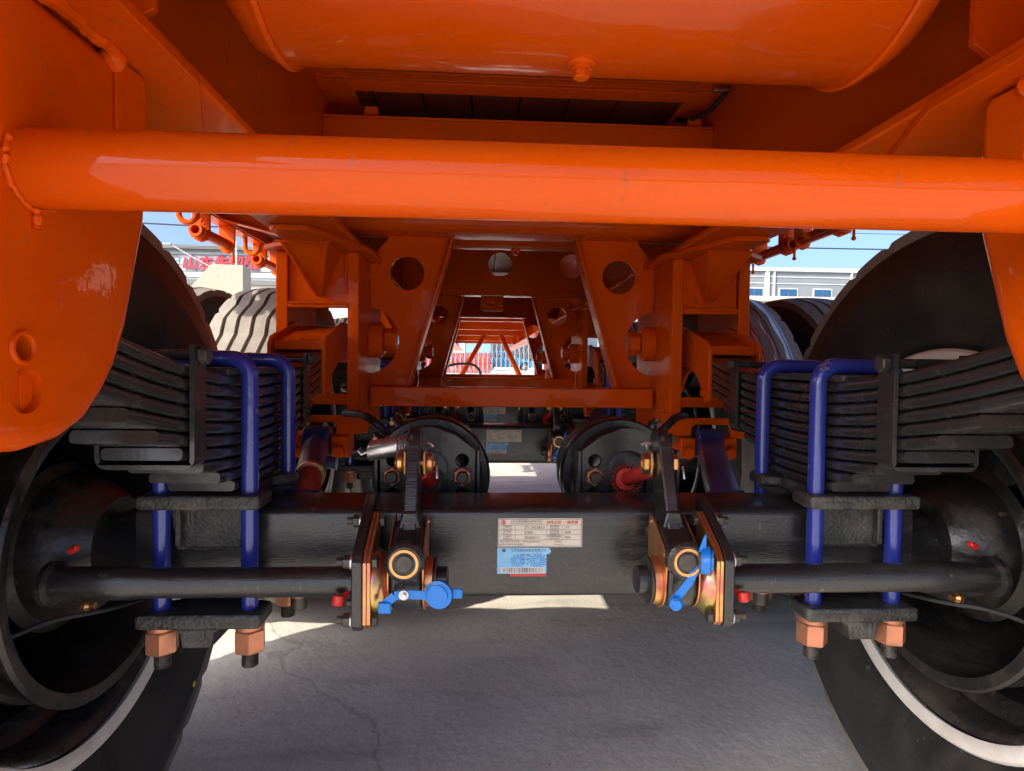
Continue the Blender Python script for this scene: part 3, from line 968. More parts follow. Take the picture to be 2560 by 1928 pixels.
    for i, (a, b) in enumerate((('额定轴荷', 'CAPACITY'), ('车轮轮距', 'TRACK'), ('车轴安装距', 'MOUNTING'))):
        zc = (zs[i] + zs[i + 1]) / 2
        text_on_y(tx, a, (xB + xC) / 2, zc + 0.0017, yt, width=0.014 if i < 2 else 0.021)
        text_on_y(tx, b, (xB + xC) / 2, zc - 0.0022, yt, width=0.016)
    for i, a in enumerate(('13T', '1840', '1816')):
        zc = (zs[i] + zs[i + 1]) / 2
        text_on_y(tx, a, xC + 0.004, zc, yt, h=0.0038, left=True)
    text_on_y(tx, 'TEL: 400-1557-256    www.zygzqs.com', px0 + 0.0017, zs[3] - 0.0026, yt, width=0.062, left=True)
    text_on_y(tx, '参考文件及标准: 各项参数见', px0 + 0.0017, zs[3] - 0.0067, yt, width=0.036, left=True)
    text_on_y(tx, 'Contact us', px0 + 0.093, zs[3] - 0.0067, yt, width=0.015)
    text_on_y(tx, '联系我们', px0 + 0.092, zs[3] - 0.0026, yt, width=0.012)
    obj('plate_text', tx, INK, dp, smooth=0, flat=True)
    tr = MB()
    text_on_y(tr, '选择正阳  一路辉煌', px0 + 0.0975, pz1 - H * 0.11, yt, width=0.049, bold=0.012, shear=0.15)
    obj('plate_red_print', tr, INKRED, dp, smooth=0, flat=True)
    obj('plate_emblem', MB().lathe([(0, 0.0035), (0.0002, 0.0035)], (px0 + 0.007, yt + 0.0002, pz1 - H * 0.11), (0, -1, 0), 24), INKRED, dp, smooth=0)
    lg = MB()
    text_on_y(lg, 'ZY', px0 + 0.007, pz1 - H * 0.11, yt - 0.0003, width=0.0045)
    obj('plate_logo', lg, WHITEP, dp, smooth=0, flat=True)
    # blue warranty sticker with a bar code
    ot = [(-0.0475, 0.4845), (0.0285, 0.4845), (0.0285, 0.5145), (0.033, 0.5148), (0.0355, 0.519), (0.033, 0.5235), (0.030, 0.5245), (-0.0475, 0.5245)]
    sk = obj('sticker', MB().plate(ot, 'y', py - 0.001, py - 0.0002), STICK, t, smooth=0)
    p = MB()
    for cx, cz, r in ((-0.016, 0.505, 0.0115), (0.0145, 0.505, 0.0145)):
        for k in range(14):
            a0 = 2 * pi * k / 14
            L, R = [], []
            for q in range(6):
                rr = r * (0.12 + 0.88 * q / 5)
                wd_ = 0.13 * sin(pi * (q + 0.4) / 5.6)
                L.append((cx + rr * cos(a0 + 0.17 * q - wd_) * 1.1, py - 0.0013, cz + rr * sin(a0 + 0.17 * q - wd_) * 0.92))
                R.append((cx + rr * cos(a0 + 0.17 * q + wd_) * 1.1, py - 0.0013, cz + rr * sin(a0 + 0.17 * q + wd_) * 0.92))
            p.sheet(L, R)
    obj('swirl_print', p, STICKD, sk, smooth=0, flat=True)
    p = MB()
    text_on_y(p, '山东正阳机械股份有限公司', 0.0005, 0.5207, py - 0.0014, width=0.053)
    for zz, a in ((0.5135, '生产日期'), (0.507, '审  核'), (0.5, '批  准')):
        text_on_y(p, a, -0.004, zz, py - 0.0014, width=0.0145 if zz > 0.51 else 0.009)
    p.lathe([(0, 0.0026), (0.0002, 0.0026)], (-0.0375, py - 0.0012, 0.5207), (0, -1, 0), 20)
    obj('sticker_text', p, INK, sk, smooth=0, flat=True)
    wb = obj('barcode_field', MB().box(-0.042, 0.025, py - 0.0014, py - 0.0011, 0.4855, 0.4945), WHITEP, sk, smooth=0)
    p = MB()
    rnd = random.Random(3)
    x = -0.0405
    while x < 0.0235:
        wdt = rnd.choice((0.0005, 0.0005, 0.0009, 0.0013))
        p.box(x, x + wdt, py - 0.0017, py - 0.0015, 0.4862, 0.4938)
        x += wdt + rnd.choice((0.0005, 0.0008, 0.0012))
    obj('barcode', p, INK, wb, smooth=0)
    obj('red_strip', MB().plate([(-0.027, 0.4802), (0.0285, 0.4802), (0.0285, 0.4843), (-0.0285, 0.4843)], 'y', py - 0.0009, py - 0.0002), INKRED, sk, smooth=0)


    dp.location = sk.location = (-0.0148, 0, 0.0168)
    return t


AX_LABELS = ['black square axle beam nearest the camera carrying the large legible data plate',
             'second black axle back, its small data plate seen between the two brake chambers',
             'farthest black axle, only its data plate top showing under the sill beam']
ax0 = build_axle()
ax0['label'] = AX_LABELS[0]
for k in (1, 2):
    c = copy_tree(ax0)
    c.location.y += PITCHY * k
    c['label'] = AX_LABELS[k]


# ------------------------------------------------------------------ leaf springs
NL, LT = 10, 0.0168
HALF = [0.105, 0.155, 0.205, 0.26, 0.315, 0.372, 0.43, 0.48, 0.505, 0.515]


def bow(d):
    return 0.31 * d * d


def build_spring():
    t = thing('leaf_spring', (SPX, AXY, 0.632), 'x', 'leaf spring', 'leaf spring packs on the axles')
    leaf_sec = [(a, b) for a, b in rrect(0.049, LT / 2 - 0.0007, 0.0056, 4)]
    ns = len(leaf_sec)
    for i in range(NL):
        z0 = 0.632 + LT * (i + 0.5)
        h = HALF[i]
        st = [-h + 2 * h * k / 26 for k in range(27)]
        v, f = [], []
        for k, d in enumerate(st):
            e = abs(abs(d) - h)
            wsc = 1.0 if e > 0.004 else 0.95
            dz = bow(d)
            sl = 0.62 * d
            nrm = Vector((0, -sl, 1)).normalized()
            tsc = 1.0 if e > 0.004 else 0.93
            for a, b in leaf_sec:
                v.append(Vector((SPX + a * wsc, AXY + d, z0 + dz)) + nrm * b * tsc)
        for k in range(len(st) - 1):
            for q in range(ns):
                q2 = (q + 1) % ns
                f.append((k * ns + q, k * ns + q2, (k + 1) * ns + q2, (k + 1) * ns + q))
        f.append(tuple(range(ns)))
        f.append(tuple((len(st) - 1) * ns + q for q in range(ns)))
        obj('leaf', MB().add(v, f), SPRING, t, smooth=50)
    obj('top_pad', MB().box(SPX - 0.046, SPX + 0.046, 0.875, 1.125, 0.8025, 0.8135), CAST, t, bevel=0.003)
    # clips round the leaves
    for sg in (-1, 1):
        d = -0.238 * 1
        y = AXY + sg * 0.238
        zb = 0.632 + LT * 3 + bow(0.238) - 0.002
        zt = 0.632 + LT * NL + bow(0.238)
        b = MB()
        th, x = 0.0055, 0.052
        a = rrect(x + th, (zt - zb) / 2 + 0.02, 0.012, 4)
        outer = [(SPX - x - th, zt + 0.024), (SPX - x - th, zb + 0.012)]
        for k in range(6):
            q = radians(180 + 18 * k)
            outer.append((SPX - x - th + 0.014 + 0.014 * cos(q), zb + 0.008 + 0.014 * sin(q)))
        for k in range(6):
            q = radians(270 + 18 * k)
            outer.append((SPX + x + th - 0.014 + 0.014 * cos(q), zb + 0.008 + 0.014 * sin(q)))
        outer += [(SPX + x + th, zb + 0.012), (SPX + x + th, zt + 0.024)]
        inner = []
        for (px, pz) in outer:
            dx = px - SPX
            inner.append((SPX + math.copysign(max(abs(dx) - th, 0) if pz > zb + 0.002 else abs(dx) * 0.99, dx), max(pz, zb) if pz > zb - 0.02 else pz))
        n = len(outer)
        yl, yh = y - 0.016, y + 0.016
        v = [(p[0], yl, p[1]) for p in outer] + [(p[0], yl, p[1]) for p in inner] + [(p[0], yh, p[1]) for p in outer] + [(p[0], yh, p[1]) for p in inner]
        f = []
        for k in range(n - 1):
            f += [(k, k + 1, n + k + 1, n + k), (2 * n + k, 3 * n + k, 3 * n + k + 1, 2 * n + k + 1), (k, 2 * n + k, 2 * n + k + 1, k + 1), (n + k, n + k + 1, 3 * n + k + 1, 3 * n + k)]
        f += [(0, n, 3 * n, 2 * n), (n - 1, 3 * n - 1, 4 * n - 1, 2 * n - 1)]
        cl = obj('spring_clip', MB().add(v, f), SPRING, t, bevel=0.001)
        bt = MB().cyl((SPX - x - 0.004, y, zt + 0.012), (SPX + x + 0.004, y, zt + 0.012), 0.0065, 16)
        bb = obj('clip_bolt', bt, SPRING, cl)
        for q in (-1, 1):
            obj('bolt_head', MB().hexn((SPX + q * (x + th + 0.0005), y, zt + 0.012), (SPX + q * (x + th + 0.011), y, zt + 0.012), 0.0115), DARKST, bb)
    # u-bolts with copper coloured nuts
    for sg in (-1, 1):
        y = AXY + sg * 0.09
        X = 0.0625
        zt = 0.8135 + 0.0128
        pts = [(SPX - X, y, 0.452)]
        for k in range(9):
            a = radians(180 - 90 * k / 8)
            pts.append((SPX - X + 0.026 + 0.026 * cos(a), y, zt - 0.026 + 0.026 * sin(a)))
        for k in range(9):
            a = radians(90 - 90 * k / 8)
            pts.append((SPX + X - 0.026 + 0.026 * cos(a), y, zt - 0.026 + 0.026 * sin(a)))
        pts.append((SPX + X, y, 0.452))
        ub = obj('u_bolt', MB().path(pts, 0.0122, 20), BLUE, t)
        for q in (-1, 1):
            x = SPX + q * X
            th_ = MB().thread((x, y, 0.440), (x, y, 0.378), 0.0118)
            th_.thread((x, y, 0.4626), (x, y, 0.477), 0.0128)
            obj('thread_end', MB().thread((x, y, 0.440), (x, y, 0.376), 0.0118), DARKST, ub)
            nu = MB().cyl((x, y, 0.4412), (x, y, 0.4325), 0.0205, 24)
            nn = obj('nut_washer', nu, COPPER, ub, bevel=0.001)
            obj('nut', MB().hexn((x, y, 0.4325), (x, y, 0.398), 0.0225), COPPER, ub)
    return t


sp0 = build_spring()
SP_LABELS = {(-1, 0): 'black leaf spring pack with blue U-bolts at left, beside the rounded orange hanger',
             (1, 0): 'black leaf spring pack with blue U-bolts at right foreground',
             (-1, 1): 'left leaf spring pack on the second axle, mostly hidden behind the nearer spring',
             (1, 1): 'right leaf spring pack on the second axle, mostly hidden behind the nearer spring',
             (-1, 2): 'left leaf spring pack on the farthest axle', (1, 2): 'right leaf spring pack on the farthest axle'}
for k in range(3):
    for s in (-1, 1):
        c = sp0 if (k == 0 and s == 1) else copy_tree(sp0)
        c.location = (s * SPX, AXY + PITCHY * k, 0.632)
        c['label'] = SP_LABELS[(s, k)]


# ------------------------------------------------------------------ spring rockers in the middle hangers
def rocker(yc, s, label):
    t = thing('spring_rocker', (s * 0.493, yc, 0.886), label, 'rocker beam', 'orange rocker boxes holding the spring ends')
    side = [(yc - 0.10, 0.926), (yc - 0.27, 0.882), (yc - 0.285, 0.865), (yc - 0.285, 0.752), (yc - 0.276, 0.742), (yc - 0.26, 0.742), (yc - 0.245, 0.765), (yc - 0.21, 0.8), (yc - 0.15, 0.825)]
    full = side + [(2 * yc - a, b) for a, b in reversed(side)]
    for x in (0.432, 0.549):
        p = obj('side_plate', MB().ngon(full, 'x', s * x, s * (x + 0.009)), ORANGE, t, bevel=0.002)
    for sg in (-1, 1):
        f = MB().box(s * 0.4415, s * 0.5485, yc + sg * 0.265, yc + sg * 0.257, 0.852, 0.874)
        obj('end_bar', f, ORANGE, t, bevel=0.002)
        v = MB().plate([(yc + sg * 0.255, 0.874), (yc + sg * 0.10, 0.912), (yc + sg * 0.10, 0.905), (yc + sg * 0.255, 0.867)], 'x', s * 0.4415, s * 0.5485)
        obj('top_plate', v, ORANGE, t, bevel=0.0015)
        obj('slipper_pin', MB().cyl((s * 0.424, yc + sg * 0.262, 0.765), (s * 0.432, yc + sg * 0.262, 0.765), 0.009, 16), ORANGE, t)
    obj('pivot_tube', MB().cyl((s * 0.4415, yc, 0.886), (s * 0.5485, yc, 0.886), 0.035, 24), ORANGE, t)


for yc, n in ((1.66, 'first'), (2.97, 'second')):
    for s in (-1, 1):
        rocker(yc, s, 'orange rocker box in the %s %s-hand middle hanger, spring ends entering it' % ('nearer' if yc < 2 else 'farther', 'left' if s < 0 else 'right'))


# ------------------------------------------------------------------ brake chambers
CHAMBER = mat('chamber_black', (0.008, 0.0075, 0.0075), 0.36, base2=(0.028, 0.022, 0.02), vscale=12, vlo=0.5, vhi=0.8, coat=0.2, coat_rough=0.1, bump=0.0006, bscale=90)


def brake_chamber(s, label):
    cx, cz = s * 0.184, 0.606
    t = thing('brake_chamber', (cx, 1.13, cz - 0.11), label, 'brake chamber', 'round black brake chambers behind the axles')
    # mounting bracket plate with arch opening, slots and holes
    hw = 0.086
    outl = [(cx - hw, 0.50), (cx + hw, 0.50), (cx + hw, 0.667), (cx + 0.05, 0.694), (cx + 0.012, 0.708), (cx - 0.012, 0.708), (cx - 0.05, 0.694), (cx - hw, 0.667)]
    arch = [(cx - 0.036, 0.56), (cx + 0.036, 0.56), (cx + 0.036, 0.637)] + [(cx + 0.036 * cos(radians(a)), 0.637 + 0.03 * sin(radians(a))) for a in range(15, 180, 15)] + [(cx - 0.036, 0.637)]
    holes = [arch] + [circ(cx + q * 0.062, z, 0.0125, 20) for q in (-1, 1) for z in (0.648, 0.586)]
    br = obj('mounting_bracket', MB().plate(outl, 'y', 1.115, 1.127, holes), CHAMBER, t, bevel=0.0015)
    obj('bracket_foot', MB().box(cx - hw, cx + hw, 1.07, 1.1145, 0.50, 0.512), CHAMBER, br, bevel=0.002)
    for q in (-1, 1):
        n = MB().hexn((cx + q * 0.063, 1.1145, 0.62), (cx + q * 0.063, 1.103, 0.62), 0.0175, 6)
        nn = obj('mounting_nut', n, COPPER, t)
        obj('stud_end', MB().lathe([(0, 0.0115), (0.009, 0.0115), (0.012, 0.009)], (cx + q * 0.063, 1.1035, 0.62), (0, -1, 0), 18), DARKST, nn)
        fl = MB().box(cx + q * 0.0885, cx + q * 0.0945, 1.105, 1.16, 0.51, 0.668)
        obj('bracket_cheek', fl, CHAMBER, br, bevel=0.001)
    body = [(0.0, 0.03), (0.0, 0.062), (0.01, 0.078), (0.03, 0.095), (0.05, 0.1), (0.058, 0.1), (0.058, 0.111), (0.064, 0.115), (0.084, 0.115), (0.09, 0.111), (0.09, 0.1), (0.15, 0.1),
            (0.155, 0.11), (0.175, 0.11), (0.18, 0.1), (0.24, 0.096), (0.26, 0.075), (0.268, 0.03)]
    obj('housing', MB().lathe(body, (cx, 1.1275, cz), (0, 1, 0), 64), CHAMBER, t)
    for a in (35, 55):
        q = Vector((cx + s * 0.115 * cos(radians(a)), 1.2, cz + 0.115 * sin(radians(a))))
        d = Vector((s * cos(radians(a)), 0, sin(radians(a))))
        cb = MB().cyl(q, q + d * 0.022, 0.0085, 12)
        c = obj('clamp_lug', cb, CHAMBER, t)
        obj('clamp_bolt', MB().cyl(q + d * 0.012 + Vector((0, -0.03, 0)), q + d * 0.012 + Vector((0, 0.03, 0)), 0.0045, 10), COPPER if s < 0 else DARKST, c)
    obj('hose_fitting', MB().path([(cx + s * 0.09, 1.26, cz + 0.07), (cx + s * 0.12, 1.25, cz + 0.1), (cx + s * 0.15, 1.3, cz + 0.11), (cx + s * 0.22, 1.45, cz + 0.1)], 0.0085, 10, smooth=2), HOSE, t)
    # push rod in its red boot
    p0, p1 = Vector((cx, 1.127, 0.612)), Vector((s * 0.19, 0.965, 0.66))
    rod = obj('push_rod', MB().cyl(p0, p1, 0.0075, 14), DARKST, t)
    pr = []
    n = 16
    for i in range(n):
        q = i / n * 0.028
        pr += [(q * 0.35, 0.021 - 0.0068 * i / n), (q * 0.35 + 0.0003, 0.0195 - 0.0064 * i / n)]
    L = (p1 - p0).length
    pr += [(0.012, 0.0138)]
    k = 22
    for i in range(k):
        q = 0.014 + (L - 0.027) * i / k
        pr += [(q, 0.0132), (q + (L - 0.027) / k * 0.5, 0.0124)]
    if s > 0:
        obj('rod_boot', MB().lathe(pr, p0, p1 - p0, 32), BOOT, rod)
        fr = MB()
        for i in range(24):
            a = 2 * pi * i / 24
            c0 = p0 + Vector((0.022 * cos(a), -0.003, 0.022 * sin(a)))
            fr.path([c0, c0 + Vector((0.007 * cos(a + 0.5), -0.004, 0.007 * sin(a + 0.5))), c0 + Vector((0.009 * cos(a + 0.13), -0.002, 0.009 * sin(a + 0.13))), c0 + Vector((0.004 * cos(a - 0.4), -0.003, 0.004 * sin(a - 0.4)))], 0.0007, 4)
        fo_ = obj('net_fringe', fr, BOOT, rod)
        fo_['kind'] = 'stuff'
    else:
        obj('rod_boot', MB().lathe([(0, 0.02), (0.012, 0.0195), (0.03, 0.0165), (0.05, 0.013), (0.10, 0.0115)], p0, p1 - p0, 24), BOOT, rod)
        obj('boot_ring', MB().lathe([(0, 0.0215), (0.006, 0.0215), (0.006, 0.0275), (0, 0.0275)], p0, (0, -1, 0), 28, close=True), HOSE, rod)
    return t


bcs = {s: brake_chamber(s, '') for s in (-1, 1)}
BC_LABELS = {(-1, 0): 'left black brake chamber behind the nearest axle, partly covered by a silver spring',
             (1, 0): 'right black brake chamber behind the nearest axle with red netted push rod boot',
             (-1, 1): 'left black brake chamber of the second axle', (1, 1): 'right black brake chamber of the second axle with small red boot',
             (-1, 2): 'left black brake chamber of the farthest axle', (1, 2): 'right black brake chamber of the farthest axle'}
for k in range(3):
    for s in (-1, 1):
        c = bcs[s] if k == 0 else copy_tree(bcs[s])
        c.location.y += PITCHY * k
        c['label'] = BC_LABELS[(s, k)]


# ------------------------------------------------------------------ slack adjusters
def slack_adjuster(s, label):
    X = s * 0.189
    t = thing('slack_adjuster', (X, 0.86, 0.455), label, 'brake lever', 'brake levers on the camshafts')
    # body: rounded worm housing, narrowing to a flat lever that leans to the push rod
    bd = [(0.862 + 0.046 * cos(radians(a)), 0.524 + 0.046 * sin(radians(a))) for a in range(195, 346, 15)] + [(0.912, 0.545), (0.909, 0.578), (0.895, 0.597), (0.872, 0.595), (0.836, 0.582), (0.816, 0.562)]
    o = obj('worm_housing', MB().ngon(bd, 'x', X - 0.0215, X + 0.0215), BLACKP, t, bevel=0.007, seg=3)
    lv = [(0.852, 0.575), (0.868, 0.612), (0.905, 0.70), (0.915, 0.718), (0.93, 0.726), (0.948, 0.724), (0.962, 0.71), (0.962, 0.692), (0.94, 0.642), (0.915, 0.578), (0.9, 0.56)]
    lo = obj('lever', MB().ngon(lv, 'x', X - 0.0098, X + 0.0098), BLACKP, t, bevel=0.0025)
    vw = [(X - 0.0205, 0.572), (X + 0.0205, 0.572), (X + 0.0103, 0.614), (X - 0.0103, 0.614)]
    obj('lever_root', MB().ngon(vw, 'y', 0.862, 0.905), BLACKP, lo, bevel=0.003)
    # adjusting bolt facing the camera
    wb = MB().lathe([(0, 0.027), (0.01, 0.026), (0.014, 0.0215)], (X, 0.816, 0.56), (0, -1, 0), 28)
    w_ = obj('adjuster_boss', wb, BLACKP, t)
    obj('adjuster_ring', MB().lathe([(0, 0.0155), (0.003, 0.0155), (0.003, 0.019), (0, 0.02)], (X, 0.8025, 0.56), (0, -1, 0), 32, close=True), ZINC, w_)
    obj('adjuster_hex', MB().hexn((X, 0.803, 0.56), (X, 0.7985, 0.56), 0.0125, 24), DARKST, w_)
    # gold cover plates
    for q, rr in ((1, 0.044), (-1, 0.044)):
        x0 = X + q * 0.0222
        cp = [(0.862 + rr * cos(radians(a)), 0.522 + rr * sin(radians(a))) for a in range(180, 361, 15)] + [(0.907, 0.58), (0.90, 0.602), (0.885, 0.602), (0.832, 0.574), (0.817, 0.555)]
        c = obj('cover_plate', MB().ngon(cp, 'x', x0, x0 + q * 0.0022), ZINC, t, bevel=0.0004)
        for (y, z) in ((0.826, 0.563), (0.893, 0.593), (0.862, 0.487)):
            obj('rivet', MB().lathe([(0, 0.004), (0.0015, 0.0038), (0.0025, 0.0015)], (x0 + q * 0.0022, y, z), (q, 0, 0), 12), ZINC, c)
    hub = MB().lathe([(0, 0.034), (0.01, 0.034), (0.012, 0.03)], (X - s * 0.0246, 0.86, 0.517), (-s, 0, 0), 32)
    h = obj('control_ring', hub, ZINC, t)
    obj('retainer_washer', MB().lathe([(0, 0.033), (0.0025, 0.033)], (X - s * 0.0368, 0.86, 0.517), (-s, 0, 0), 32), DARKST, h)
    obj('shaft_end', MB().lathe([(0, 0.02), (0.014, 0.02), (0.016, 0.017)], (X - s * 0.0395, 0.86, 0.517), (-s, 0, 0), 28), BLACKP, h)
    # clevis pin with gold washers at the push rod
    cv = MB().cyl((X - 0.03, 0.94, 0.672), (X + 0.03, 0.94, 0.672), 0.0075, 16)
    c = obj('clevis_pin', cv, ZINC, t)
    for q in (-1, 1):
        obj('clevis_cheek', MB().ngon([(0.922, 0.672), (0.928, 0.69), (0.945, 0.692), (0.985, 0.675), (0.985, 0.645), (0.945, 0.652), (0.928, 0.655)], 'x', X + q * 0.0125, X + q * 0.0165), ZINC, c, bevel=0.001)
        obj('pin_collar', MB().lathe([(0, 0.013), (0.003, 0.0155), (0.009, 0.0155), (0.012, 0.012)], (X + q * 0.0168, 0.94, 0.672), (q, 0, 0), 20 if s < 0 else 6), ZINC, c)
    obj('split_pin', MB().path([(X + 0.034, 0.93, 0.668), (X + 0.034, 0.925, 0.66), (X + 0.0345, 0.922, 0.65)], 0.0022, 6), SILVER, c)
    if s < 0:
        sp = MB()
        a, b = Vector((X - 0.008, 0.965, 0.697)), Vector((X - 0.078, 0.985, 0.683))
        pr = [(0, 0.012)]
        for i in range(5):
            pr += [(0.002 + i * 0.004, 0.0135 + 0.0006 * i), (0.004 + i * 0.004, 0.0125 + 0.0006 * i)]
        pr += [(0.024, 0.0165), (0.07, 0.0165), (0.072, 0.012)]
        obj('return_spring', sp.lathe(pr, a, b - a, 28), SILVER, t)
        obj('spring_hook', MB().path([(X - 0.078, 0.985, 0.683), (X - 0.09, 0.985, 0.677), (X - 0.096, 0.985, 0.683), (X - 0.09, 0.985, 0.688)], 0.0018, 6), SILVER, t)
        obj('hook_end', MB().path([(X + 0.012, 0.955, 0.698), (X + 0.02, 0.953, 0.70), (X + 0.026, 0.953, 0.694)], 0.0035, 8, smooth=1), SILVER, t)
        # blue cap hanging from its strap
        st = MB()
        P = [Vector((X - 0.026, 0.803, 0.493)), Vector((X - 0.012, 0.799, 0.506)), Vector((X, 0.799, 0.508)), Vector((X + 0.02, 0.799, 0.507)), Vector((X + 0.034, 0.797, 0.507))]
        for i in range(4):
            d = (P[i + 1] - P[i]).normalized()
            n = Vector((-d.z, 0, d.x)) * 0.0058
            y = Vector((0, 0.0025, 0))
            st.add([P[i] - n, P[i + 1] - n, P[i + 1] + n, P[i] + n, P[i] - n + y, P[i + 1] - n + y, P[i + 1] + n + y, P[i] + n + y],
                   [(0, 1, 2, 3), (4, 7, 6, 5), (0, 4, 5, 1), (3, 2, 6, 7), (0, 3, 7, 4), (1, 5, 6, 2)])
        bc = obj('cap_strap', st, CAPBLUE, t)
        bc.location = (0, 0.004, 0.011)
        obj('strap_tail', MB().box(X - 0.034, X - 0.017, 0.799, 0.806, 0.482, 0.497), CAPBLUE, bc, bevel=0.002)
        obj('plug_cap', MB().lathe([(0, 0.0165), (0.004, 0.0185), (0.012, 0.0185), (0.0135, 0.0135), (0.0165, 0.0135)], (X + 0.048, 0.803, 0.508), (-0.25, -1, 0.15), 32), CAPBLUE, bc)
        obj('cap_tab', MB().box(X + 0.06, X + 0.077, 0.795, 0.799, 0.503, 0.516), CAPBLUE, bc, bevel=0.0018)
        obj('strap_stud', MB().lathe([(0, 0.0065), (0.003, 0.0065), (0.003, 0.004), (0.008, 0.0035)], (X, 0.7988, 0.508), (0, -1, 0), 16), SILVER, bc)
    else:
        st = MB()
        P = [Vector((X - 0.018, 0.80, 0.494)), Vector((X - 0.008, 0.797, 0.508)), Vector((X + 0.004, 0.797, 0.524)), Vector((X + 0.012, 0.797, 0.545))]
        for i in range(3):
            d = (P[i + 1] - P[i]).normalized()
            n = Vector((-d.z, 0, d.x)) * 0.0055
            y = Vector((0, 0.0025, 0))
            st.add([P[i] - n, P[i + 1] - n, P[i + 1] + n, P[i] + n, P[i] - n + y, P[i + 1] - n + y, P[i + 1] + n + y, P[i] + n + y],
                   [(0, 1, 2, 3), (4, 7, 6, 5), (0, 4, 5, 1), (3, 2, 6, 7), (0, 3, 7, 4), (1, 5, 6, 2)])
        bc = obj('cap_strap', st, CAPBLUE, t)
        bc.location = (0, 0.004, 0.011)
        obj('plug_cap', MB().lathe([(0, 0.0165), (0.004, 0.0185), (0.012, 0.0185), (0.0135, 0.0135), (0.0165, 0.0135)], (X + 0.0195, 0.802, 0.55), (0.95, -0.35, 0.1), 32), CAPBLUE, bc)
        obj('cap_tab', MB().ngon([(X + 0.014, 0.562), (X + 0.025, 0.566), (X + 0.025, 0.588), (X + 0.021, 0.582)], 'y', 0.796, 0.800), CAPBLUE, bc, bevel=0.001)
        obj('strap_stud', MB().lathe([(0, 0.009), (0.006, 0.009), (0.009, 0.006)], (X - 0.016, 0.798, 0.494), (0, -1, 0), 18), CAPBLUE, bc)
        sp = MB().path([(X - 0.002, 0.955, 0.70), (X - 0.018, 0.955, 0.701), (X - 0.024, 0.957, 0.698)], 0.003, 8)
        sp.path([(X - 0.016, 0.955, 0.70), (X - 0.012, 0.957, 0.688), (X - 0.011, 0.958, 0.681)], 0.0025, 8)
        obj('spring_hook', sp, SILVER, t)
    return t


sas = {s: slack_adjuster(s, '') for s in (-1, 1)}
SA_LABELS = {(-1, 0): 'black brake lever with horizontal blue plug cap, left of the data plate',
             (1, 0): 'black brake lever with upright blue plug cap, right of the data plate',
             (-1, 1): 'left brake lever of the second axle, hidden behind the near brake chamber', (1, 1): 'right brake lever of the second axle, gold edge and blue cap glimpsed',
             (-1, 2): 'left brake lever of the farthest axle', (1, 2): 'right brake lever of the farthest axle'}
for k in range(3):
    for s in (-1, 1):
        c = sas[s] if k == 0 else copy_tree(sas[s])
        c.location.y += PITCHY * k
        c['label'] = SA_LABELS[(s, k)]


# ------------------------------------------------------------------ torque rods
def torque_rod(s, label):
    a = Vector((s * 0.476, 1.475, 0.628))
    b = Vector((s * (0.398 if s < 0 else 0.36), 1.09, 0.572))
    t = thing('torque_rod', tuple(b), label, 'torque rod', 'blue rods from hanger to axle')
    d = (b - a).normalized()
    obj('bush_eye', MB().cyl((s * 0.446, 1.49, 0.636), (s * 0.506, 1.49, 0.636), 0.036, 28), BLUEROD, t, bevel=0.003)
    if s < 0:
        o = obj('rod_tube', MB().cyl(a - d * 0.005, a + d * 0.22, 0.03, 32), BLUEROD, t, bevel=0.002)
        obj('rod_clamp', MB().cyl(a + d * 0.10 + Vector((0.025, 0, -0.01)), a + d * 0.10 + Vector((0.05, 0, -0.015)), 0.014, 16), BLUEROD, o)
        obj('lock_collar', MB().lathe([(0, 0.0295), (0.018, 0.0295), (0.018, 0.02)], a + d * 0.2205, d, 28), ZINC2, t)
        obj('threaded_sleeve', MB().thread(a + d * 0.24, b + d * 0.05, 0.024, 0.008), REDROD, t)
    else:
        q = Vector((0, 0, 1)) - d * d.z
        q.normalize()
        e = d.cross(q)
        sec = rrect(0.027, 0.027, 0.006, 2)
        n = len(sec)
        v = [a + e * x + q * z for x, z in sec] + [b + d * 0.03 + e * x + q * z for x, z in sec]
        obj('rod_tube', MB().add(v, [tuple(range(n)), tuple(range(2 * n - 1, n - 1, -1))] + [(i, (i + 1) % n, (i + 1) % n + n, i + n) for i in range(n)]), BLUEROD, t)
    obj('axle_bush', MB().cyl(b + d * 0.02 + Vector((-0.03, 0, 0)), b + d * 0.02 + Vector((0.03, 0, 0)), 0.034, 24), BLUEROD, t, bevel=0.003)
    return t


tr = {-1: torque_rod(-1, 'blue round torque rod with red threaded sleeve, behind the left of the near axle'),
      1: torque_rod(1, 'blue square torque rod sloping down to the right of the near axle')}
for s in (-1, 1):
    c = copy_tree(tr[s])
    c.location.y += PITCHY
    c['label'] = 'blue torque rod of the second axle on the %s' % ('left' if s < 0 else 'right')


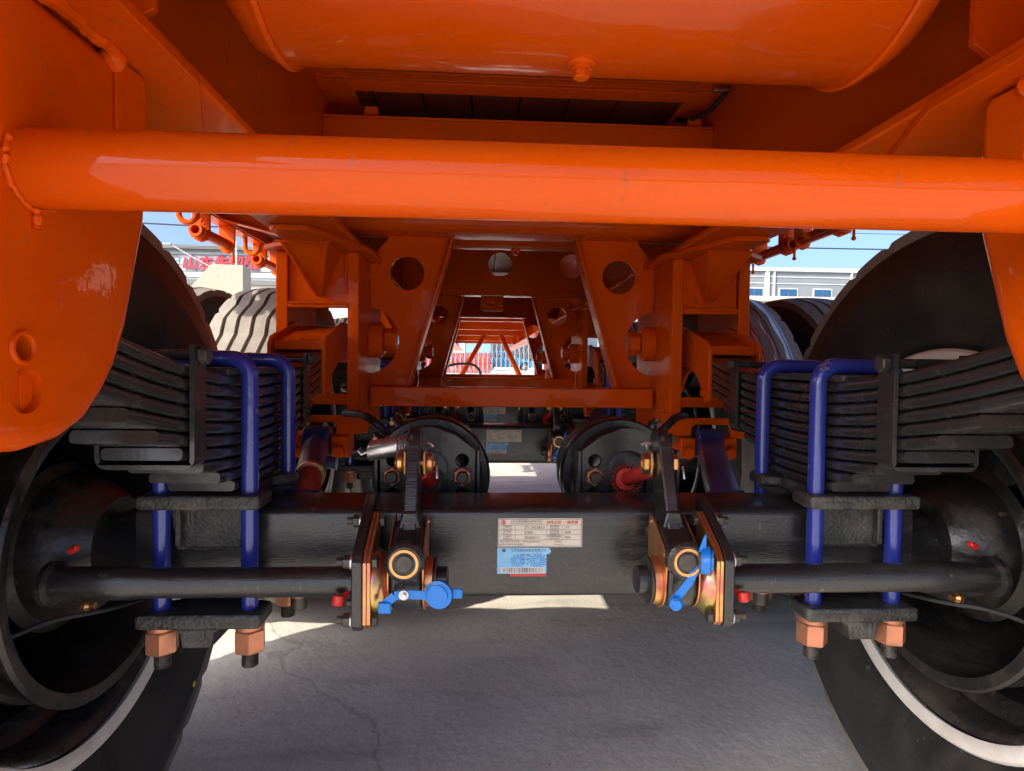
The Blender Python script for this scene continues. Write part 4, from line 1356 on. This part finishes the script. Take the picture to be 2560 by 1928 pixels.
# ------------------------------------------------------------------ wheels
def tyre_mesh():
    """tread and sidewall rings round the X axis, outer shoulder grooved in zigzag; centre at origin"""
    N = 220
    R = 0.565
    hwid = 0.112
    grooves = [-0.066, -0.0225, 0.0225, 0.066]
    gw = 0.0062
    cols = [(-hwid, 's'), (-hwid, 'e')]
    for gx in grooves:
        cols += [(gx - gw, 'g0'), (gx - gw * 0.75, 'd'), (gx + gw * 0.75, 'd'), (gx + gw, 'g1')]
    cols += [(hwid, 'e'), (hwid, 's')]
    v, f = [], []
    for i in range(N):
        a = 2 * pi * i / N
        ph = (i % 10) / 10.0
        zig = (abs(ph - 0.5) * 4 - 1) * 0.0055
        for x, k in cols:
            crown = R - 0.010 * (x / hwid) ** 2
            r = crown - (0.014 if k == 'd' else 0)
            xx = x + (zig if k in ('g0', 'g1', 'd') else 0)
            if k in 'es':
                nb_ = i % 7 in (3,)
                r -= 0.006 if nb_ else 0.001
                xx *= 0.972 if nb_ else 1
                if k == 's':
                    r = R - 0.034
                    xx = math.copysign(hwid + 0.0015, x) * (0.985 if nb_ else 1)
            v.append((xx, r * sin(a), r * cos(a)))
    M = len(cols)
    for i in range(N):
        i2 = (i + 1) % N
        for k in range(M - 1):
            f.append((i * M + k, i * M + k + 1, i2 * M + k + 1, i2 * M + k))
    tread = MB().add(v, f)
    prof = [(-hwid + 0.012, R - 0.03), (-hwid - 0.002, R - 0.031), (-hwid - 0.006, R - 0.045), (-hwid - 0.012, R - 0.05), (-hwid - 0.023, R - 0.085), (-hwid - 0.0245, R - 0.089), (-hwid - 0.0285, R - 0.10), (-hwid - 0.0285, R - 0.103), (-hwid - 0.027, R - 0.107), (-hwid - 0.027, R - 0.14),
            (-hwid - 0.018, R - 0.17), (-hwid - 0.016, R - 0.174), (-hwid - 0.004, R - 0.196), (-hwid + 0.01, R - 0.212), (-hwid + 0.014, R - 0.22)]
    prof = [(a, R - (R - r) * 1.09) for a, r in prof]
    side = MB()
    side.lathe(prof, (0, 0, 0), (1, 0, 0), 96, ends=False)
    side.lathe([(-a, r) for a, r in prof], (0, 0, 0), (1, 0, 0), 96, ends=False)
    return tread, side


def build_wheel():
    """an inner dual wheel on the right hand side: its brake side faces -X"""
    t = thing('wheel', (0, 0, 0), 'x', 'wheel')
    tread, side = tyre_mesh()
    ty = obj('tyre', tread, TREAD, t, smooth=28)
    obj('sidewall', side, RUBBER, ty)
    # rim: flange lip on both sides, barrel, disc offset outboard
    lip = [(-0.1085, 0.303), (-0.1125, 0.308), (-0.1155, 0.317), (-0.1145, 0.325), (-0.1095, 0.3295), (-0.103, 0.327), (-0.101, 0.318), (-0.1, 0.306)]
    rm = [(-0.1005, 0.3025), (-0.094, 0.294), (-0.08, 0.288), (-0.04, 0.284), (-0.035, 0.288), (-0.028, 0.288), (-0.02, 0.278), (0.0, 0.262), (0.05, 0.259), (0.085, 0.27), (0.112, 0.285), (0.112, 0.31), (0.10, 0.31), (0.09, 0.282), (0.05, 0.266), (0.0, 0.269), (-0.03, 0.294), (-0.085, 0.3)]
    r = obj('rim', MB().lathe(rm, (0, 0, 0), (1, 0, 0), 96, close=True), RIMB, t)
    obj('rim_lip', MB().lathe(lip, (0, 0, 0), (1, 0, 0), 96, close=True), RIMS, r)
    disc = [(0.06, 0.2585), (0.075, 0.23), (0.10, 0.2), (0.118, 0.17), (0.118, 0.09), (0.128, 0.09), (0.128, 0.172), (0.11, 0.206), (0.085, 0.236), (0.072, 0.2585)]
    obj('wheel_disc', MB().lathe(disc, (0, 0, 0), (1, 0, 0), 64, close=True), RIMB, r)
    drum = [(-0.128, 0.212), (-0.131, 0.222), (-0.131, 0.229), (-0.126, 0.233), (-0.118, 0.231), (-0.114, 0.222), (-0.075, 0.219), (-0.073, 0.226), (-0.062, 0.226), (-0.06, 0.218), (0.06, 0.208), (0.10, 0.19), (0.112, 0.12), (0.106, 0.12),
            (0.09, 0.185), (0.06, 0.2), (-0.11, 0.206)]
    obj('brake_drum', MB().lathe(drum, (0, 0, 0), (1, 0, 0), 72, close=True), DRUM, t)
    obj('hub', MB().lathe([(0.0, 0.06), (0.0, 0.09), (0.11, 0.1), (0.115, 0.119), (0.127, 0.119), (0.127, 0.05)], (0, 0, 0), (1, 0, 0), 40), DRUM, t)
    obj('dark_slot_block', MB().box(0.098, 0.1, -0.012, 0.002, -0.215, -0.18), HOSE, r, bevel=0.0005)  # solid black box painted as the shade inside a slot, nothing is cut
    return t


wh0 = build_wheel()
XI, XO = 0.806, 1.138
WL = {(0, -1, 0): 'dark inner wheel with silver rim lip at lower left corner', (0, 1, 0): 'dark inner wheel with silver rim lip at lower right corner',
      (0, -1, 1): 'outer wheel of the nearest axle behind the left inner wheel', (0, 1, 1): 'outer wheel of the nearest axle behind the right inner wheel',
      (1, -1, 0): 'second axle tyre with sunlit pale tread and zigzag grooves at left', (1, 1, 0): 'second axle tyre wrapped in clear printed film at right',
      (1, -1, 1): 'second axle outer tyre showing a dark arc left of the sunlit tread', (1, 1, 1): 'second axle outer tyre, pale tread above its dark sidewall, right',
      (2, -1, 0): 'farthest axle inner wheel on the left', (2, 1, 0): 'farthest axle inner wheel on the right',
      (2, -1, 1): 'farthest axle outer wheel on the left', (2, 1, 1): 'farthest axle outer wheel on the right'}
wheels = {}
first = True
for k in range(3):
    for s in (-1, 1):
        for q in (0, 1):
            c = wh0 if first else copy_tree(wh0)
            first = False
            c.location = (s * (XO if q else XI), AXY + PITCHY * k, AXZ)
            # outer duals are turned round so their discs meet
            c.rotation_euler = (random.uniform(0, 6.28) if k else 0.35 * q, 0, (0 if s > 0 else pi) + (pi if q else 0))
            c['label'] = WL[(k, s, q)]
            c['group'] = 'tyres along the trailer'
            wheels[(k, s, q)] = c
wheels[(1, 1, 0)].rotation_euler = (0, 0, 0)
YELLOW = mat('yellow_paint_mark', (0.6, 0.38, 0.01), 0.5)
obj('paint_mark', MB().lathe([(0, 0.0065), (0.001, 0.006)], (-0.1405, -0.264, -0.364), (-1, 0, 0), 18), YELLOW, wheels[(0, -1, 0)])

# printed film still wrapped round one tread
fw_ = wheels[(1, 1, 0)]
ORG[fw_.name] = (0, 0, 0)


def tread_pt(x, a, r=0.5665):
    # a: degrees forward of straight down the -Y horizontal, rising
    return (x, -r * cos(radians(a)), r * sin(radians(a)))


def band(x0, x1, a0, a1, r, n=28):
    return MB().sheet([tread_pt(x0, a0 + (a1 - a0) * i / n, r - 0.010 * (x0 / 0.112) ** 2) for i in range(n + 1)],
                      [tread_pt(x1, a0 + (a1 - a0) * i / n, r - 0.010 * (x1 / 0.112) ** 2) for i in range(n + 1)])


fm = band(-0.1, 0.074, 22, 78, 0.5666)
fo = obj('film_label', fm, PLASTIC, fw_, flat=True)
so = fo.modifiers.new('t', 'SOLIDIFY')
so.thickness = 0.0006
for x0, x1, mm in ((-0.062, -0.058, INKRED), (-0.034, -0.029, INKRED), (0.016, 0.02, INKRED), (0.034, 0.05, TREAD), (0.066, 0.0715, STICKD)):
    obj('film_stripe', band(x0, x1, 24, 74, 0.5674), mm, fo, flat=True)
v, f, W_, H_ = text2d('TRA07  TBR TYRE')
tb = MB().add([tread_pt(-0.012 - p[1] / H_ * 0.02, 50 - p[0] / W_ * 46, 0.5673) for p in v], f)
obj('film_text', tb, INKRED, fo, smooth=0, flat=True)


# ------------------------------------------------------------------ yard beyond the trailer
# white factory building on the left with red lettering
BY = 40.0
bl = thing('factory_building', (-24, BY, gz(BY)), 'long white factory building with red Chinese lettering beyond the left tyres', 'building')
z0 = gz(BY)
obj('wall', MB().box(-60, -6, BY, BY + 14, z0, 8.35), WALLW, bl)
obj('roof', MB().plate([(BY - 0.25, 8.3505), (BY - 0.25, 8.72), (BY + 7, 9.6), (BY + 14.2, 8.72), (BY + 14.2, 8.3505)], 'x', -60.3, -5.7), WALLG, bl)
obj('gutter', MB().box(-60.3, -5.7, BY - 0.42, BY - 0.255, 8.44, 8.62), GREYD, bl)
for z in (8.1, 7.1, 6.7, 6.0):
    obj('cladding_rib', MB().box(-60, -6, BY - 0.05, BY - 0.002, z, z + 0.06), WALLG, bl)
obj('sill_band', MB().box(-60, -6, BY - 0.12, BY - 0.003, 6.15, 6.35), GREYD, bl)
for x in (-22.4, -20.0, -17.6, -15.2, -12.8):
    wn = obj('window', MB().box(x, x + 1.7, BY - 0.06, BY - 0.004, 3.6, 5.05), FRAMEW, bl)
    obj('pane', MB().box(x + 0.1, x + 0.8, BY - 0.075, BY - 0.061, 3.7, 4.95), GLASSB, wn)
    obj('pane', MB().box(x + 0.9, x + 1.6, BY - 0.075, BY - 0.061, 3.7, 4.95), GLASSB, wn)
for i, c_ in enumerate('山东朱司阳'):
    tt = MB()
    text_on_y(tt, c_, -18.25 + i * 0.95, 7.66 - 0.05 * (i % 2), BY - 0.13, h=0.92, bold=0.03, shear=0.16)
    lo = obj('sign_letter', tt, SIGNRED, bl, smooth=0, flat=True)
    sm = lo.modifiers.new('depth', 'SOLIDIFY')
    sm.thickness = 0.06
rg = MB()
rg.lathe([(0, 0.36), (0.04, 0.36), (0.04, 0.4), (0, 0.4)], (-19.25, BY - 0.1, 7.7), (0, -1, 0), 40, close=True)
lo = obj('sign_emblem', rg, GREYD, bl)
obj('emblem_bar', MB().plate([(-19.6, 7.62), (-18.9, 7.66), (-18.85, 7.8), (-18.95, 7.79), (-19.0, 7.74), (-19.6, 7.72)], 'y', BY - 0.17, BY - 0.142), STICKD, lo)

bl.location.z -= 0.5

# grey building on the right with blue windows
RY = 46.0
br_ = thing('warehouse_building', (30, RY, gz(RY)), 'pale grey clad building with small blue windows beyond the right tyres', 'building')
obj('wall', MB().box(12, 75, RY, RY + 16, gz(RY), 8.35), WALLG, br_)
obj('parapet', MB().box(11.8, 75.2, RY - 0.2, RY + 16.2, 8.3505, 8.62), WALLW, br_)
for z in (7.9, 7.4, 5.5):
    obj('cladding_rib', MB().box(12, 75, RY - 0.05, RY - 0.002, z, z + 0.05), WALLW, br_)
for x in (21.75, 22.4, 28.5):
    obj('downpipe', MB().box(x, x + (0.3 if x == 21.75 else 0.1), RY - 0.16, RY - 0.003, gz(RY), 8.3), FRAMEW, br_)
for x in (17.5, 20.15, 22.85, 25.55, 28.25, 30.95, 33.65):
    wn = obj('window', MB().box(x, x + 1.5, RY - 0.07, RY - 0.004, 5.85, 7.08), FRAMEW, br_)
    for k in range(2):
        obj('pane', MB().box(x + 0.08 + 0.68 * k, x + 0.74 + 0.68 * k, RY - 0.085, RY - 0.071, 5.95, 7.0), GLASSB, wn)
obj('roof_vent', MB().box(33, 35, RY + 1, RY + 3, 8.63, 9.6), WALLW, br_)

# boundary wall in front of it
bw_ = thing('boundary_wall', (20, 24, gz(24)), 'cream rendered boundary wall with projecting coping, right background', 'wall')
obj('wall', MB().box(6.5, 50, 24, 24.25, gz(24) - 0.05, 3.55), CREAM2, bw_)
obj('coping', MB().box(6.4, 50.1, 23.9, 24.35, 3.5505, 3.75), CREAM2, bw_)
bw2 = thing('boundary_wall', (-20, 30, gz(30)), 'low pale boundary wall below the white factory, left background', 'wall')
obj('wall', MB().box(-50, -8, 30, 30.25, gz(30) - 0.05, 4.55), CREAM2, bw2)
obj('coping', MB().box(-50.1, -7.9, 29.9, 30.35, 4.5505, 4.78), GREYD, bw2)

# stained plaster wall end, sloping on its left
pw = MB().ngon([(-8.6, GZ0), (-5.33, GZ0), (-5.33, 3.0), (-6.02, 3.01)], 'y', 14, 14.5)
tag(obj('plaster_wall', pw, CREAM, org=(-6, 14, 0)), 'stained cream plaster wall with sloping left edge in front of the lettering', 'wall')

# lamp post, convex mirror
lp = thing('street_lamp', (-16.2, 33, gz(33)), 'thin grey street lamp arm reaching over the white factory', 'street lamp')
obj('pole', MB().cyl((-14.0, 33, gz(33)), (-14.0, 33, 5.8), 0.05, 12), POLEM, lp)
obj('arm', MB().path([(-14.0, 33, 5.8), (-14.6, 33, 6.1), (-16.1, 33, 6.95)], 0.03, 8), POLEM, lp)
obj('lamp_head', MB().box(-16.45, -16.05, 32.9, 33.1, 6.92, 7.0), POLEM, lp, bevel=0.02)
mr_ = thing('convex_mirror', (-7.2, 18, gz(18)), 'dark oval back of a round mirror on a pole over the plaster wall', 'mirror')
obj('pole', MB().cyl((-7.0, 18, gz(18)), (-7.0, 18, 4.3), 0.025, 10), POLEM, mr_)
obj('mirror_back', MB().lathe([(0, 0.02), (0.03, 0.16), (0.06, 0.2), (0.075, 0.2)], (-7.25, 17.95, 4.12), (0.25, 1, 0.1), 28), GREYD, mr_)
obj('bracket', MB().path([(-7.0, 18, 4.2), (-7.1, 18.02, 4.18), (-7.25, 18.02, 4.12)], 0.012, 6), POLEM, mr_)

# utility poles and lines
for i, (x, y) in enumerate(((-34, 36), (42, 40))):
    p = thing('utility_pole', (x, y, gz(y)), 'concrete utility pole carrying wires on the %s' % ('left' if x < 0 else 'right'), 'utility pole', 'poles along the yard')
    obj('shaft', MB().cyl((x, y, gz(y)), (x, y, 12.8), 0.17, 14, 0.11), POLEM, p)
    obj('crossarm', MB().box(x - 0.9, x + 0.9, y - 0.06, y + 0.06, 12.2, 12.32), POLEM, p)
WIRE = [('topmost', 12.6, 0), ('second', 11.9, 0.2), ('third', 11.2, -0.1), ('fourth', 10.4, 0.1), ('thick lowest', 9.2, 0.15)]
for i, (nm, z, dy) in enumerate(WIRE):
    pts = []
    for k in range(33):
        u = k / 32
        pts.append((-34 + 76 * u, 36 + 4 * u + dy, z - 4 * 0.55 * u * (1 - u) - (0.25 * u if i % 2 else 0)))
    o = obj('power_line', MB().path(pts, 0.02 if i < 4 else 0.045, 6), CABLE, org=(0, 38, 10))
    tag(o, '%s of the five thin dark wires crossing the sky' % nm, 'power line', 'overhead wires')

# retractable gate
gt = thing('retractable_gate', (-2, 25, gz(25)), 'silver accordion gate of crossed bars seen through the frames', 'gate')
gz0 = gz(25)
n = 46
pm = None
bm_ = None
for i in range(n):
    x = -6.2 + i * 0.185
    if pm is None:
        pm = obj('post', MB().box(x, x + 0.035, 24.98, 25.02, gz0 + 0.06, gz0 + 1.62), STEEL, gt)
        q = MB()
        q.path([(x, 25.03, gz0 + 0.12), (x + 0.185, 25.03, gz0 + 0.72)], 0.009, 4)
        bm_ = obj('lattice_bar', q, STEEL, gt)
        q2 = MB().path([(x + 0.185, 25.045, gz0 + 0.12), (x, 25.045, gz0 + 0.72)], 0.009, 4)
        bm2 = obj('lattice_bar', q2, STEEL, gt)
    else:
        for src in (pm,):
            c = src.copy(); COL.objects.link(c); c.parent = gt; c.location.x = i * 0.185
    for src in (bm_, bm2):
        for k in range(0 if i else 1, 2):
            c = src.copy(); COL.objects.link(c); c.parent = gt; c.location = (i * 0.185, 0, 0.72 * k)
obj('cap_rail', MB().box(-6.25, 2.35, 24.95, 25.05, gz0 + 1.621, gz0 + 1.66), STEEL, gt)
hd = obj('drive_head', MB().box(2.36, 2.85, 24.8, 25.2, gz0, gz0 + 1.25), FRAMEW, gt, bevel=0.03)

# painted hoarding behind the gate
hd_ = thing('hoarding', (-2.5, 38, gz(38)), 'painted hoarding with pale blue top and red lower panels behind the gate', 'hoarding')
for k in range(9):
    x = -6.3 + k * 0.78
    obj('red_panel', MB().box(x, x + 0.74, 38, 38.05, gz(38), gz(38) + 1.25), PANELR, hd_)
    obj('blue_panel', MB().box(x, x + 0.74, 38, 38.05, gz(38) + 1.27, gz(38) + 1.95), PANELB if k % 3 else FRAMEW, hd_)


# blue car beyond the gate
def blue_car(cx, cy):
    z = gz(cy)
    t = thing('parked_car', (cx, cy, z), 'light blue hatchback car parked beyond the gate, nose to the right', 'car')
    L0 = cx - 2.15
    side = [(0, 0.35), (0.02, 0.75), (0.12, 0.98), (0.45, 1.02), (3.0, 0.97), (3.75, 0.84), (4.15, 0.68), (4.28, 0.5), (4.25, 0.28), (3.92, 0.2)]
    side += [(3.5 + 0.36 * cos(radians(a)), 0.3 + 0.36 * sin(radians(a))) for a in range(0, 181, 20)]
    side += [(0.85 + 0.36 * cos(radians(a)), 0.3 + 0.36 * sin(radians(a))) for a in range(0, 181, 20)]
    side += [(0.3, 0.2)]
    obj('body', MB().plate([(L0 + a, z + b) for a, b in side], 'y', cy - 0.86, cy + 0.86), CARB, t, bevel=0.05, seg=3)
    v = []
    for y, k in ((cy - 0.78, 0), (cy + 0.78, 0)):
        v += [(L0 + 0.15, y, z + 1.0), (L0 + 3.05, y, z + 0.98)]
    v += [(L0 + 0.62, cy - 0.6, z + 1.46), (L0 + 1.95, cy - 0.6, z + 1.5), (L0 + 0.62, cy + 0.6, z + 1.46), (L0 + 1.95, cy + 0.6, z + 1.5)]
    obj('cabin', MB().add(v, [(0, 1, 5, 4), (2, 6, 7, 3), (4, 5, 7, 6), (0, 4, 6, 2), (1, 3, 7, 5), (0, 2, 3, 1)]), CARB, t, bevel=0.04, seg=2)

    def sidew(a, b, c, d):
        m_ = MB()
        pts = [(L0 + p, cy - 0.79 + 0.19 * (q - 1.0) / 0.48 - 0.012, z + q) for p, q in (a, b, c, d)]
        m_.add(pts, [(0, 1, 2, 3)])
        o = obj('side_window', m_, GLASSB, t, flat=True)
        so_ = o.modifiers.new('t', 'SOLIDIFY'); so_.thickness = 0.01
    sidew((0.45, 1.04), (1.25, 1.04), (1.25, 1.4), (0.72, 1.38))
    sidew((1.32, 1.04), (2.7, 1.03), (1.93, 1.43), (1.32, 1.41))
    for wx in (0.85, 3.5):
        for sy in (-1, 1):
            y = cy + sy * 0.8
            tw_ = obj('tyre', MB().lathe([(-0.1, 0.2), (-0.1, 0.3), (-0.07, 0.325), (0.07, 0.325), (0.1, 0.3), (0.1, 0.2)], (L0 + wx, y, z + 0.325), (0, 1, 0), 28), HOSE, t)
            for k in range(5):
                a = 2 * pi * k / 5
                sp_ = MB().path([(L0 + wx, y + sy * 0.11, z + 0.325), (L0 + wx + 0.19 * cos(a), y + sy * 0.105, z + 0.325 + 0.19 * sin(a))], 0.03, 6)
                obj('rim_spoke', sp_, SILVER, tw_)
    obj('headlight', MB().box(L0 + 4.0, L0 + 4.2, cy - 0.84, cy - 0.5, z + 0.62, z + 0.74), FRAMEW, t, bevel=0.03)
    obj('door_handle', MB().box(L0 + 1.4, L0 + 1.6, cy - 0.885, cy - 0.865, z + 0.86, z + 0.89), CARB, t)
    obj('wing_mirror', MB().box(L0 + 2.5, L0 + 2.68, cy - 1.02, cy - 0.87, z + 1.0, z + 1.13), CARB, t, bevel=0.03)


blue_car(2.15, 48)
